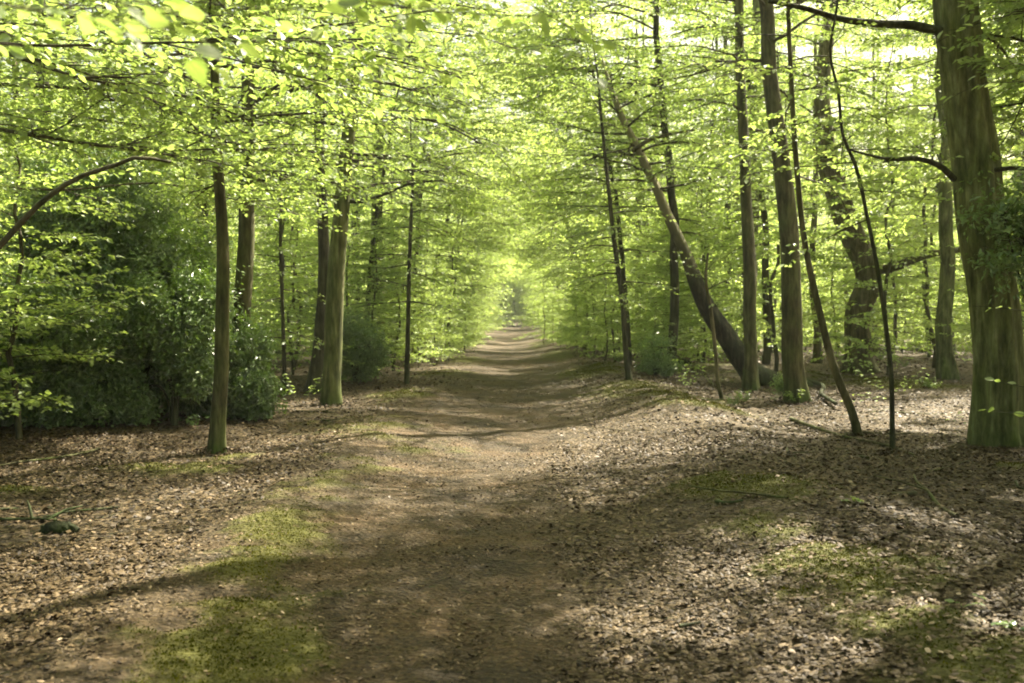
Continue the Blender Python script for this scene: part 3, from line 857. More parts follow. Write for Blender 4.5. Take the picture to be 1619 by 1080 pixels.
for (px, py, ww, h, sd_, lab, mt) in [
        (1500, 560, 24, 15, 31, 'dark flared beech trunk far back on the leafy slope left of the massive right trunk', M_DARK),
        (1276, 548, 15, 16, 32, 'distant tan trunk seen just right of the straight dark trunk', M_TAN),
        (1153, 566, 14, 15, 33, 'distant straight trunk between the leaning trunk and the slim upright one', M_DARK),
        (1412, 545, 17, 14, 34, 'far dark trunk seen right of the old bent beech', M_DARK),
        (1452, 538, 12, 14, 35, 'very distant thin brown trunk in the gap near the flared trunk', M_TAN),
        (1618, 552, 26, 16, 36, 'dark trunk behind the massive beech on the right frame edge', M_DARK),
        (1012, 560, 13, 15, 37, 'distant trunk behind the curving sapling', M_TAN),
        (1042, 556, 14, 15, 38, 'distant trunk between curving sapling and leaning trunk', M_BARK),
        (565, 570, 18, 15, 39, 'distant dark trunk just right of the stout left hand beech', M_DARK),
        (118, 570, 18, 15, 40, 'pale distant trunk rising behind the big evergreen bush', M_TAN),
        (30, 580, 14, 12, 41, 'distant trunk behind the left end of the evergreen bush', M_TAN),
        (440, 560, 18, 15, 42, 'distant dark trunk between the left hand pairs of beeches', M_DARK)]:
    photo_tree('beech_tree', lab, 'tree', [(px, py, ww), (px - 2, py - 60, ww * 0.85), (px - 3, 300, ww * 0.75), (px - 6, 120, ww * 0.6)], mt, H=h, seed=sd_, k=9,
               crown=[dict(h0=5, h1=h - 0.5, n=22, L=3.4, pit=(0.1, 0.7), tap=0.5, fork=3)], leaf=0.095)

# ------------------------------------------------------------------ the near tree left of the frame whose boughs hang over the path
def overhang():
    global ORG
    rng = np.random.default_rng(51)
    base = np.array([-7.9, 8.6, float(gz(-7.9, 8.6))])
    ORG = base
    root = empty('beech_tree', tuple(base), 'beech just outside the left frame edge whose long leafy boughs hang over the path', 'tree')
    tp = smooth_line(np.array([base - [0, 0, .15], base + [0.05, 0.1, 1.5], base + [-0.05, 0.1, 4], base + [0.1, 0.3, 8], base + [0.2, 0.2, 14]]), 70)
    sr = np.linspace(0.24, 0.05, 70)
    tm = MB(); tm.tube(tp, sr, 20, trunk_geo(tp, sr, rng, 20, 0.5, 0.05)); tm.build('trunk', M_BARK, root)
    f = Foliage(rng, 0.07, 'oval', 0.045)
    def bough(pix, r0, r1=0.006, **kw):
        pts = [P(q[0], q[1], q[2] * kw.get('far', 1.3)) for q in pix]
        st = base + [0.1, 0.1, max(0.8, pts[0][2] - base[2] - 0.25)]
        q = big_limb(root, [st] + pts, r0, r1, M_TWIG, k=7, name='bough')
        t0 = np.linalg.norm(pts[0] - st) / max(0.1, np.linalg.norm(np.diff(q, axis=0), axis=1).sum()) * 0.8
        f.sprays(q, kw.get('t0', t0), kw.get('tl', 0.7), kw.get('ts', 0.14), kw.get('dens', 1.0))
        for k in range(int(kw.get('fork', 5) * 1.7)):
            i = int(len(q) * rng.uniform(max(0.25, t0 * 0.8), 0.92)); i = min(i, len(q) - 2)
            f.limb(q[i], a_at(q, i) + (1 if k % 2 else -1) * rng.uniform(0.4, 1.0), rng.uniform(-0.05, 0.2), rng.uniform(0.8, 1.8), r0 * 0.3, 3, 0.15, 0.05, 0.6, 0.11)
    bough([(-60, 60, 6.3), (40, 95, 6.2), (90, 112, 6.2), (150, 128, 6.2), (190, 132, 6.3), (240, 128, 6.5)], 0.045, fork=6)
    bough([(-80, 190, 7.6), (0, 205, 7.4), (80, 218, 7.3), (170, 232, 7.2), (250, 238, 7.2), (340, 235, 7.2), (430, 225, 7.2)], 0.035, fork=8)
    bough([(-60, 440, 6.9), (0, 388, 6.8), (35, 350, 6.8), (75, 312, 6.8), (130, 278, 6.8), (180, 262, 6.8), (210, 250, 6.8), (270, 256, 6.9)], 0.06, 0.012, fork=1, dens=0.3, t0=0.7, far=1.0)
    bough([(-100, 60, 5.0), (60, 72, 4.8), (230, 68, 4.6), (350, 66, 4.5), (480, 66, 4.5), (600, 62, 4.6), (700, 74, 4.7)], 0.022, 0.004, fork=7, tl=0.5)
    bough([(-60, 130, 8.6), (130, 140, 8.5), (250, 148, 8.5), (330, 160, 8.4), (370, 180, 8.3), (440, 182, 8.2), (520, 180, 8.2), (570, 186, 8.1)], 0.035, 0.006, fork=8)
    bough([(-60, 5, 8.8), (150, 30, 8.8), (330, 40, 8.9), (480, 60, 9.0), (640, 100, 9.0), (760, 130, 9.2)], 0.04, 0.006, fork=9)
    bough([(-60, -60, 7.5), (150, -40, 7.5), (380, -30, 7.6), (600, -10, 7.8), (800, 20, 8.0)], 0.035, 0.006, fork=9)
    bough([(-100, 290, 8.8), (100, 300, 9.2), (250, 290, 9.6), (400, 318, 10.), (500, 305, 10.2)], 0.025, 0.005, fork=5, dens=0.6)
    f.clump = (0.46, 0.9, 4.6)
    for i in range(30):                                   # the rest of the crown above
        h = 5.2 + 7.0 * i / 30
        f.limb(tp[int(h / 14 * 69)], (rng.uniform(-0.9, 1.1) if i % 3 else rng.uniform(0, 6.28)), 0.15 + 0.02 * i, rng.uniform(2.6, 4.8), 0.035, 4, 0.3, 0.1, 0.75, 0.1)
    f.br.build('branches', M_TWIG, root)
    f.lv.build('crown', M_BEECH, root)
    ORG = np.zeros(3)
overhang()

def near_spray():
    """a twig of big leaves close to the camera, top left, on a thin drooping branch from above"""
    global ORG
    rng = np.random.default_rng(52)
    base = np.array([-2.2, 1.2, float(gz(-2.2, 1.2))])
    ORG = base
    root = empty('beech_sapling', tuple(base), 'young beech beside the camera whose large bright leaves dangle into the top left corner', 'sapling')
    tp = smooth_line(np.array([base - [0, 0, .1], base + [0, 0, 1.2], base + [0.08, 0.1, 2.6], base + [0.1, 0.1, 4.5]]), 30)
    tm = MB(); tm.tube(tp, np.linspace(0.03, 0.008, 30), 8); tm.build('stem', M_TWIG, root)
    f = Foliage(rng, 0.066, 'oval', 0.05, 0.62)
    def tw(pix, r0, tl, dens=1.0, ts=0.12):
        pts = [tp[18]] + [P(*q) for q in pix]
        q = smooth_line(pts, 26); f.br.tube(q, np.linspace(r0, 0.0015, 26), 5)
        f.sprays(q, 0.35, tl, ts, dens, 0.15)
    tw([(20, 10, 2.3), (130, 25, 2.25), (230, 40, 2.2), (265, 45, 2.2)], 0.006, 0.16)
    tw([(200, -20, 2.6), (330, 5, 2.5), (420, 15, 2.5), (560, 5, 2.6)], 0.006, 0.15)
    tw([(300, -60, 3.2), (500, -15, 3.1), (700, 20, 3.1), (840, 25, 3.2)], 0.006, 0.2)
    tw([(300, -130, 3.8), (600, -60, 3.8), (780, -20, 3.8), (930, 60, 3.9)], 0.006, 0.22)
    tw([(60, -15, 2.1), (160, 40, 2.1), (240, 75, 2.1), (285, 100, 2.1)], 0.006, 0.15)
    tw([(150, -30, 2.0), (215, 20, 2.0), (262, 50, 2.0), (290, 90, 2.0)], 0.006, 0.16, 1.0, 0.09)
    tw([(420, -50, 2.6), (520, -10, 2.6), (640, 10, 2.6), (730, 15, 2.6)], 0.006, 0.16, 1.0, 0.1)
    tw([(700, -60, 3.4), (850, -10, 3.4), (905, 60, 3.3), (930, 120, 3.2)], 0.006, 0.18)
    tw([(100, -30, 2.4), (300, 30, 2.3), (360, 60, 2.3)], 0.006, 0.14)
    tw([(-60, 60, 2.8), (40, 75, 2.8), (110, 95, 2.8)], 0.005, 0.15, 0.8)
    f.br.build('branches', M_TWIG, root); f.lv.build('crown', M_BEECH, root)
    ORG = np.zeros(3)
near_spray()

def right_edge():
    global ORG
    rng = np.random.default_rng(53)
    base = np.array([4.6, 6.0, float(gz(4.6, 6.0))])
    ORG = base
    root = empty('beech_sapling', tuple(base), 'young beech just outside the right frame edge with fresh bright sprays reaching in', 'sapling')
    tp = smooth_line(np.array([base - [0, 0, .1], base + [0.05, 0, 1.2], base + [-0.05, 0.1, 2.6], base + [0.1, 0.1, 5.5]]), 40)
    tm = MB(); tm.tube(tp, np.linspace(0.035, 0.008, 40), 8); tm.build('stem', M_BARK, root)
    f = Foliage(rng, 0.062, 'oval', 0.045, 0.6)
    def tw(h, pix, tl=0.22, dens=1.0, t0=0.4):
        s0 = tp[int(h / 5.5 * 39)]
        q = smooth_line([s0] + [P(*a_) for a_ in pix], 24); f.br.tube(q, np.linspace(0.007, 0.0015, 24), 5)
        f.sprays(q, t0, tl, 0.12, dens, 0.12)
    tw(1.6, [(1620, 492, 6.0), (1575, 486, 6.1), (1535, 484, 6.2)], 0.18)
    tw(1.1, [(1620, 612, 6.0), (1580, 604, 6.1)], 0.16, t0=0.5)
    tw(0.9, [(1620, 655, 6.0), (1575, 650, 6.1)], 0.2, t0=0.5)
    tw(3.0, [(1600, 130, 5.6), (1530, 140, 5.4), (1490, 165, 5.4)], 0.25)
    tw(3.4, [(1600, 20, 5.6), (1560, 40, 5.5), (1500, 48, 5.5)], 0.2, 0.8)
    tw(2.8, [(1640, 110, 5.6), (1600, 100, 5.4), (1575, 120, 5.2)], 0.3)
    for i in range(12):
        h = 2.0 + 3.2 * i / 12
        f.limb(tp[int(h / 5.5 * 39)], rng.uniform(-1.2, 1.8), 0.2, rng.uniform(0.8, 1.5), 0.01, 1, 0.2, 0.2, 0.45, 0.15)
    f.br.build('branches', M_TWIG, root); f.lv.build('crown', M_BEECH, root)
    ORG = np.zeros(3)
right_edge()

# ------------------------------------------------------------------ dark evergreen bushes (holly and rhododendron)
def bush(name, label, x, y, rx, ry, h, n, seed, leaf=0.08, lobes=7, group=None, z0=0.0):
    global ORG
    rng = np.random.default_rng(seed)
    base = np.array([x, y, float(gz(x, y))])
    ORG = base
    root = empty(name, tuple(base), label, 'bush', group)
    st = MB(); lv = Leaves()
    cs = []
    for i in range(lobes):
        a_ = rng.uniform(0, 6.28); rr = math.sqrt(rng.random()) * 0.62
        zz = z0 + (h - z0) * rng.uniform(0.12, 0.78)
        taper = 1 - 0.45 * max(0, (zz - z0) / (h - z0))
        c = base + np.array([math.cos(a_) * rr * rx * taper, math.sin(a_) * rr * ry * taper, zz])
        s_ = rng.uniform(0.30, 0.5)
        cs.append((c, np.array([rx * s_, ry * s_, (h - z0) * s_ * 0.55])))
        mid = base + (c - base) * 0.5 + np.array([0, 0, 0.15 * h])
        q = smooth_line([base - [0, 0, .1], mid, c], 12)
        st.tube(q, np.linspace(0.03, 0.008, 12), 6)
        ends = c + rng.normal(0, 1, (26, 3)) * cs[-1][1] * 0.62
        D = ends - c; Ld = np.linalg.norm(D, axis=1)
        st.sticks(np.repeat(c[None], 26, 0), unit(D), Ld, np.full(26, 0.005))
    w_ = np.array([c[1].prod() ** 0.66 for c in cs]); w_ /= w_.sum()
    idx = rng.choice(lobes, n // 6, p=w_)
    cc = np.array([c[0] for c in cs])[idx]; rr = np.array([c[1] for c in cs])[idx]
    D = unit(rng.normal(0, 1, (len(idx), 3)))
    rad = rng.uniform(0.3, 1.0, len(idx)) ** 0.6 * (1 + np.abs(rng.normal(0, 0.22, len(idx))))
    Q = cc + D * rr * rad[:, None]
    ok = (Q[:, 2] > base[2] + 0.05) & (vn(Q[:, 0] * 1.0 + Q[:, 1] * 0.7, Q[:, 2], 0.35, seed) > 0.22)
    Q, D = Q[ok], D[ok]
    # whorls of six leaves at each shoot tip
    k = 6
    i = np.repeat(np.arange(len(Q)), k)
    ax = unit(D + [0, 0, 0.5] + rng.normal(0, 0.3, D.shape))[i]
    az = rng.uniform(0, 6.28, len(i))
    t1 = unit(np.cross(ax, [0.3, 0.2, 1.0])); t2 = np.cross(ax, t1)
    U = unit(ax * rng.uniform(0.0, 0.9, (len(i), 1)) + t1 * np.cos(az)[:, None] + t2 * np.sin(az)[:, None])
    N = unit(ax + rng.normal(0, 0.25, ax.shape) + [0, 0, 0.3])
    v = np.clip(0.3 + rng.normal(0, 0.2, len(i)) + 0.2 * rng.normal(0, 1, len(Q))[i], 0, 1)
    lv.add(Q[i] + rng.normal(0, 0.045, (len(i), 3)), U, N, leaf * rng.uniform(0.6, 1.2, len(i)), 0.42, 'kite', rng, v, droop=0.15, fold=0.15)
    st.build('stems', M_DARK, root)
    lv.build('foliage', M_HOLLY, root)
    ORG = np.zeros(3)
    return root
bush('rhododendron_bush', 'large dark evergreen bush with glossy leaves filling the left side of the wood', -6.0, 15.2, 2.3, 1.6, 4.4, 150000, 61, lobes=34)
bush('rhododendron_bush', 'low dark evergreen bush running off the left frame edge at ground level', -6.6, 13.6, 2.1, 0.9, 2.0, 75000, 62, lobes=14)
bush('rhododendron_bush', 'mid height evergreen bush right up against the slender near trunk', -4.75, 14.0, 0.95, 0.8, 2.1, 45000, 63, lobes=11)
bush('rhododendron_bush', 'rounded grey green bush at the foot of the leaning left hand beech', -4.25, 15.0, 0.85, 0.7, 1.35, 32000, 64, lobes=9)
bush('rhododendron_bush', 'shadowy bush behind the stout left hand beech beside the thin dark sapling', -3.7, 23.5, 1.1, 1.0, 1.7, 11000, 65, lobes=10)
bush('holly_bush', 'small dark bush behind the moss strip left of the black leaning trunk', 3.7, 25.5, 0.75, 0.7, 1.2, 4500, 66, lobes=6, leaf=0.07)
bush('holly_tree', 'tall dark holly in the wood behind the stout left hand beech', -6.6, 34.0, 1.2, 1.2, 5.2, 16000, 67, lobes=10, z0=0.8)
bush('holly_tree', 'dark glossy holly growing against the right side of the massive beech', 6.0, 11.2, 1.15, 0.5, 3.4, 5200, 68, lobes=14, z0=1.9, leaf=0.085)
bush('ivy_clump', 'clump of dark ivy at the foot of the straight dark trunk', 5.15, 18.8, 0.22, 0.2, 0.5, 900, 69, lobes=4, leaf=0.06)

# ------------------------------------------------------------------ things lying on the floor
def stick(name, label, cat, pix, r0, r1, mat, sub=None, group=None, lift=0.02):
    global ORG
    pts = []
    for px, py in pix:
        x, y = G(px, py); pts.append([x, y, float(gz(x, y)) + lift])
    ORG = np.array(pts[0])
    q = smooth_line(pts, 24)
    m = MB(); m.tube(q, np.linspace(r0, r1, 24), 8)
    for a_, b_ in (sub or []):
        p0 = q[int(a_ * 23)]
        m.tube(np.array([p0, p0 + np.array(b_) * 0.5 + [0, 0, 0.02], p0 + np.array(b_)]), [r1 * 1.2, r1, r1 * 0.4], 5)
    o = m.build(name, mat, None)
    o.location = tuple(ORG)
    ORG = np.zeros(3)
    return tag(o, label, cat, group)
stick('fallen_branch', 'long thin fallen branch lying across brown leaves below the slanting tan sapling', 'branch',
      [(1250, 664), (1300, 682), (1345, 695), (1400, 706), (1445, 722)], 0.035, 0.012, M_TAN, [(0.6, (0.5, -0.2, 0.05))])
stick('fallen_branch', 'dark mossy stick lying on the leaves at the left frame edge', 'branch',
      [(-40, 824), (20, 825), (60, 824), (88, 826)], 0.014, 0.011, M_DARK, [(0.7, (-0.05, 0.03, 0.14)), (0.95, (0.2, 0.15, 0.08))])
stick('fallen_twig', 'short dark twig at the near edge of the upper right moss patch', 'twig', [(1133, 796), (1150, 799), (1175, 795)], 0.018, 0.008, M_DARK)
stick('fallen_twig', 'small dark twig lying on the path near the bottom of the picture', 'twig', [(1074, 996), (1092, 993), (1108, 990)], 0.012, 0.006, M_DARK)
stick('fallen_branch', 'dark curved dead branch on the ground beside the foot of the straight dark trunk', 'branch',
      [(1272, 600), (1290, 612), (1300, 632), (1322, 648)], 0.06, 0.03, M_DARK, lift=0.1)
stick('fallen_log', 'mossy log lying on the leaves behind the old bent beech', 'log', [(1385, 556), (1420, 553), (1462, 558)], 0.16, 0.10, M_DARK, lift=0.1)
stick('fallen_log', 'short black log by the small bush left of the leaning trunk', 'log', [(1055, 578), (1075, 577), (1090, 580)], 0.12, 0.08, M_DARK, lift=0.1)
def stump():
    global ORG
    rng = np.random.default_rng(71)
    x, y = G(96, 842)
    b = np.array([x, y, float(gz(x, y))]); ORG = b
    pts = np.array([b + [-0.15, 0.02, 0.0], b + [-0.06, 0, 0.02], b + [0.04, 0.01, 0.03], b + [0.13, 0.02, 0.0]])
    q = smooth_line(pts, 14)
    rr = 0.058 * np.sin(np.linspace(0.35, 2.8, 14)) ** 0.6 * (1 + 0.35 * (np.random.default_rng(8).random(14) - 0.5))
    m = MB(); m.tube(q, rr, 14, 1 + 0.6 * (np.random.default_rng(3).random((14, 14)) - 0.5))
    o = m.build('mossy_wood_lump', M_MOSSY, None); o.location = tuple(b)
    tag(o, 'dark mossy lump of rotten wood on the leaves at the end of the left stick', 'rotten log')
    ORG = np.zeros(3)
M_MOSSY = barkmat('mossy_rotten_wood', (0.02, 0.019, 0.010), (0.04, 0.038, 0.018), (0.022, 0.034, 0.007), 0.7, 0.3)
stump()

def seedling(label, px, py, n, h, seed, group):
    global ORG
    rng = np.random.default_rng(seed)
    x, y = G(px, py)
    b = np.array([x, y, float(gz(x, y))]); ORG = b
    root = empty('seedling', tuple(b), label, 'seedling', group)
    m = MB(); lv = Leaves()
    tips = b + np.stack([rng.normal(0, h * 0.6, n), rng.normal(0, h * 0.6, n), rng.uniform(0.3, 1, n) * h], 1)
    D = tips - b
    m.sticks(np.repeat(b[None], n, 0), unit(D), np.linalg.norm(D, axis=1), np.full(n, 0.002))
    for r_ in range(3):
        az = rng.uniform(0, 6.28, n)
        U = unit(np.stack([np.cos(az), np.sin(az), rng.normal(0.1, 0.2, n)], 1)); N = unit(np.array([0, 0, 1.]) + rng.normal(0, 0.3, (n, 3)))
        lv.add(tips, U, N, rng.uniform(0.03, 0.055, n), 0.6, 'oval', rng)
    m.build('stems', M_TWIG, root); lv.build('leaves', M_HOLLY if seed % 2 else M_BEECH, root)
    ORG = np.zeros(3)
seedling('dark green ivy seedling among brown leaves in the bottom right corner', 1590, 1000, 7, 0.05, 81, 'seedlings on the leafy floor')
seedling('small green seedling above the bottom right moss', 1520, 962, 4, 0.07, 82, 'seedlings on the leafy floor')
seedling('bright green seedling on the leaves under the wiry dark stem', 1378, 655, 16, 0.35, 84, 'seedlings on the leafy floor')
seedling('green seedling on sunlit leaves in front of the massive right trunk', 1350, 798, 5, 0.07, 86, 'seedlings on the leafy floor')
seedling('leafy seedling cluster at the left foot of the massive right trunk', 1532, 680, 12, 0.25, 88, 'seedlings on the leafy floor')

def floor_plants():
    protos = []
    for q in range(3):
        rng = np.random.default_rng(400 + q)
        root = empty('seedling', (0, 0, 0)); m = MB(); lv = Leaves()
        n_ = [7, 12, 5][q]; h = [0.35, 0.28, 0.6][q]
        az = rng.uniform(0, 6.28, n_)
        D = unit(np.stack([np.cos(az) * 0.5, np.sin(az) * 0.5, rng.uniform(0.4, 1.0, n_)], 1)); Ld = h * rng.uniform(0.6, 1.2, n_)
        m.sticks(np.zeros((n_, 3)), D, Ld, np.full(n_, 0.003))
        for t in np.linspace(0.4, 1, 6):
            for r_ in range(2):
                a_ = rng.uniform(0, 6.28, n_)
                U = unit(np.stack([np.cos(a_), np.sin(a_), rng.normal(0, 0.25, n_)], 1)); N = unit(np.array([0, 0, 1.]) + rng.normal(0, 0.35, (n_, 3)))
                Pb = D * (Ld * t)[:, None]; Pb[:, 2] -= 0.06 * (Ld * t) ** 2
                lv.add(Pb, U, N, rng.uniform(0.04, 0.075, n_), 0.6, 'kite', rng)
        m.build('stems', M_TWIG, root); lv.build('leaves', M_BEECH if q != 1 else M_HOLLY, root)
        protos.append(root)
    sp = Spot(protos); rng = np.random.default_rng(44); k = 0
    while k < 46:
        y_ = rng.uniform(15, 42); right = rng.random() < 0.65
        x_ = rng.uniform(2.6, 0.5 * y_) if right else -rng.uniform(2.6, 0.35 * y_)
        if not right and y_ < 17: continue
        sp.put(int(rng.integers(0, 9)), x_, y_, rng.uniform(0, 6.28), rng.uniform(0.6, 1.4), 'low green seedling growing through the dead leaves on the %s of the path' % ('right' if right else 'left'),
               'seedling', 'low seedlings in the dead leaves on the %s' % ('right' if right else 'left'))
        k += 1
floor_plants()
def dead_sticks():
    rng = np.random.default_rng(45); pr = []
    for q in range(3):
        m = MB(); L_ = [0.9, 1.6, 0.6][q]
        pts = np.cumsum(np.vstack([[0, 0, 0.02], np.stack([np.full(5, L_ / 5), rng.normal(0, 0.05, 5), rng.normal(0, 0.012, 5)], 1)]), 0)
        m.tube(smooth_line(pts, 14), np.linspace(0.016, 0.006, 14), 6)
        if q < 2: m.tube(np.array([pts[3], pts[3] + [0.15, 0.14, 0.03], pts[3] + [0.26, 0.3, 0.05]]), [0.008, 0.006, 0.003], 5)
        pr.append(m.build('dead_stick', [M_DARK, M_TAN, M_DARK][q], None))
    sp = Spot(pr)
    for k in range(34):
        y_ = rng.uniform(5.5, 30); sg = 1 if rng.random() < 0.6 else -1
        sp.put(int(rng.integers(0, 9)), sg * rng.uniform(2.3, 0.5 * y_ + 0.6), y_, rng.uniform(0, 6.28), rng.uniform(0.5, 1.3), 'dead stick lying among the fallen leaves on the %s of the path' % ('right' if sg > 0 else 'left'),
               'stick', 'dead sticks on the leaves on the %s' % ('right' if sg > 0 else 'left'))
dead_sticks()

# ------------------------------------------------------------------ the wood behind and around
TALL = Spot([generic_tall(100 + q, H=[20, 18, 19, 17, 21][q], r=[.22, .17, .2, .14, .25][q], h0=[5.5, 4, 6, 3.2, 7][q], mat=[M_BARK, M_DARK, M_BARK, M_TAN, M_BARK][q]) for q in range(5)])
CLUMP = Spot([generic_tall(150 + q, H=9.5 + q, r=0.12, h0=5.0, crown=4.4, nl=24, leaf=0.105, mat=M_MID, tl=0.6, ts=0.035, fork=6, clump=(0.54, 0.75, -9)) for q in range(2)])  # low crowns with dense clumps and gaps, shaped to throw sun flecks
UNDER = Spot([generic_under(200 + q, H=[7, 5, 6, 8][q], crown=[2.0, 1.7, 1.9, 2.2][q]) for q in range(4)])
rng = np.random.default_rng(9)
placed = [(o.location.x, o.location.y) for o in S.objects if o.parent is None and o.get('category') in ('tree',)]
def scatter(spot, cnt, ymin, ymax, rmin, side, clear, label, cat, group, halfw, sc=(0.85, 1.15)):
    k = 0; tries = 0
    while k < cnt and tries < 20000:
        tries += 1
        y_ = math.sqrt(rng.uniform(ymin ** 2, ymax ** 2)) if ymin >= 0 else rng.uniform(ymin, ymax)
        hw = halfw(y_)
        x_ = rng.uniform(clear, hw) * side
        if any((x_ - a_) ** 2 + (y_ - b_) ** 2 < rmin ** 2 for a_, b_ in placed): continue
        # keep the open leafy floor on the right clear, and the view in front of the near trunks
        placed.append((x_, y_))
        spot.put(int(rng.integers(0, 99)), x_, y_, rng.uniform(0, 6.28), rng.uniform(*sc), label, cat, group)
        k += 1
    return k
hw = lambda y_: 0.56 * y_ + 3
for side, sn in ((-1, 'left'), (1, 'right')):
    scatter(TALL, (20 if side < 0 else 15), 27, 60, 4.0, side, (4.0 if side < 0 else 7.0), 'tall beech standing back in the wood on the %s of the path' % sn, 'tree', 'tall beeches back in the wood on the %s' % sn, hw)
    scatter(TALL, (24 if side < 0 else 16), 60, 105, 4.6, side, (4.0 if side < 0 else 8.0), 'far off tall beech on the %s side near where the path vanishes' % sn, 'tree', 'far off beeches on the %s' % sn, hw)
scatter(UNDER, 26, 30, 75, 1.3, -1, 2.2, 'small young beech crowding right up to the left edge of the path', 'sapling', 'small young beeches on the left path edge', lambda y_: 4.2, (0.4, 0.65))
scatter(UNDER, 30, 27, 75, 1.2, 1, 2.4, 'small young beech crowding right up to the right edge of the path', 'sapling', 'small young beeches on the right path edge', lambda y_: 5.0, (0.4, 0.65))
scatter(UNDER, 48, 19, 62, 1.5, -1, 2.9, 'young understorey beech with layered bright sprays left of the path', 'sapling', 'young beeches left of the path', hw)
scatter(UNDER, 34, 29, 75, 1.3, 1, 3.0, 'young understorey beech with layered bright sprays right of the path', 'sapling', 'young beeches right of the path', lambda y_: 4 + 0.12 * y_)
scatter(UNDER, 84, 36, 80, 1.5, 1, 6.0, 'young beech deep in the wood on the right beyond the open leafy floor', 'sapling', 'young beeches deep in the right hand wood', hw)
scatter(UNDER, 34, 50, 110, 1.6, -1, 1.9, 'distant young beech crowding the left edge of the far path', 'sapling', 'distant young beeches on the left', lambda y_: 14)
ARCH = Spot([generic_arch(300 + q, H=[10, 12, 9][q]) for q in range(3)])
arng = np.random.default_rng(17)
for side, sn, y0 in ((-1, 'left', 27), (1, 'right', 30)):
    y_ = y0
    while y_ < 118:
        x_ = side * arng.uniform(2.9, 4.4) + float(pathx(y_))
        ARCH.put(int(arng.integers(0, 9)), x_, y_, (math.pi if side > 0 else 0) + arng.normal(0, 0.35), arng.uniform(0.85, 1.25),
                 'slim beech leaning over the far path from its %s edge' % sn, 'tree', 'slim beeches leaning over the path from the %s' % sn)
        placed.append((x_, y_)); y_ += arng.uniform(6.5, 11)
scatter(UNDER, 30, 55, 112, 1.6, 1, 2.0, 'distant young beech crowding the right edge of the far path', 'sapling', 'distant young beeches on the right', lambda y_: 12)
for x_, y_, q, lab in [(-5.2, 22.5, 0, 'low leafy young beech between the two left hand pairs of trunks'), (-6.3, 19.5, 1, 'young beech with pale sprays behind the leaning left hand beech'),
                       (-4.5, 27, 2, 'leafy young beech behind the dark bush and stout left hand beech'), (-3.4, 28.5, 1, 'young beech with level sprays behind the straight thin sapling'),
                       (-3.0, 33.5, 0, 'bright young beech close to the left path edge in the middle distance'), (3.4, 33, 0, 'bright young beech at the right path edge left of the curving sapling'),
                       (2.9, 39, 2, 'low sprayed young beech hanging over the right edge of the far path'), (4.7, 29.5, 1, 'young beech with level sprays right behind the curving sapling'),
                       (6.0, 32, 3, 'leafy young beech behind the black leaning trunk'), (12.2, 24.5, 1, 'young beech with bright sprays right of the old bent beech'),
                       (-7.4, 12.3, 1, 'young beech at the left frame edge with fresh sprays over the evergreen bush'), (-6.7, 11.4, 1, 'small young beech with low pale sprays in front of the left evergreen bushes'), (-6.1, 12.3, 2, 'small young beech veiling the front of the low evergreen bush'), (-7.6, 18, 3, 'young beech rising behind the big evergreen bush')]:
    UNDER.put(q, x_, y_, x_ * 3.1, 0.9, lab, 'sapling', None); placed.append((x_, y_))
for x_, y_, q, s_ in [(14.0, 22.0, 3, 1.25), (15.5, 37, 0, 1.8), (12.5, 29.5, 3, 1.6), (7.3, 27.5, 0, 1.4), (10.2, 27, 3, 1.3), (8.3, 36, 1, 1.6), (12.5, 33, 2, 1.5), (13.5, 26, 1, 1.5), (5.3, 40, 3, 1.3), (11, 42, 0, 1.5), (7.5, 46, 2, 1.5)]:
    UNDER.put(q, x_, y_, x_ * 2.3, s_, 'well grown young beech filling the wood behind the right hand trunks', 'tree', 'well grown young beeches behind the right hand trunks'); placed.append((x_, y_))
for x_, y_, q, s_ in [(-7.4, 24.5, 0, 1.4), (-9.6, 27, 3, 1.3), (-6.6, 30, 2, 1.5), (-5.0, 37, 1, 1.6), (-11.5, 33, 2, 1.5), (-8.0, 40, 3, 1.4)]:
    UNDER.put(q, x_, y_, x_ * 2.3, s_, 'well grown young beech filling the wood behind the left hand trunks', 'tree', 'well grown young beeches behind the left hand trunks'); placed.append((x_, y_))
for x_, y_, q, s_ in [(0.4, 150, 0, 1.3), (-1.9, 147, 2, 1.2), (2.3, 148, 3, 1.2), (-3.6, 140, 1, 1.4), (3.9, 138, 0, 1.3), (-2.6, 125, 2, 1.2), (3.0, 122, 1, 1.3), (-0.8, 156, 3, 1.6), (1.4, 158, 1, 1.7)]:
    UNDER.put(q, x_, y_, x_ * 1.7, s_, 'far young beech closing the vanishing end of the path', 'sapling', 'far young beeches closing the end of the path')
for x_, y_, rz_, s_, lab in [(7.9, 31.0, 3.3, 1.55, 'tall slim beech filling the gap high behind the black leaning trunk'), (-3.9, 47.0, 0.0, 1.7, 'tall slim beech leaning right high over the path in the middle distance'), (3.8, 52.0, 3.1, 1.7, 'tall slim beech leaning left high over the far path'),
                                                                                       (4.4, 27.5, 3.2, 1.65, 'tall slim beech leaning left over the path just beyond the curving sapling'),
                             ]:
    ARCH.put(int(s_ * 10), x_, y_, rz_, s_, lab, 'tree', None)
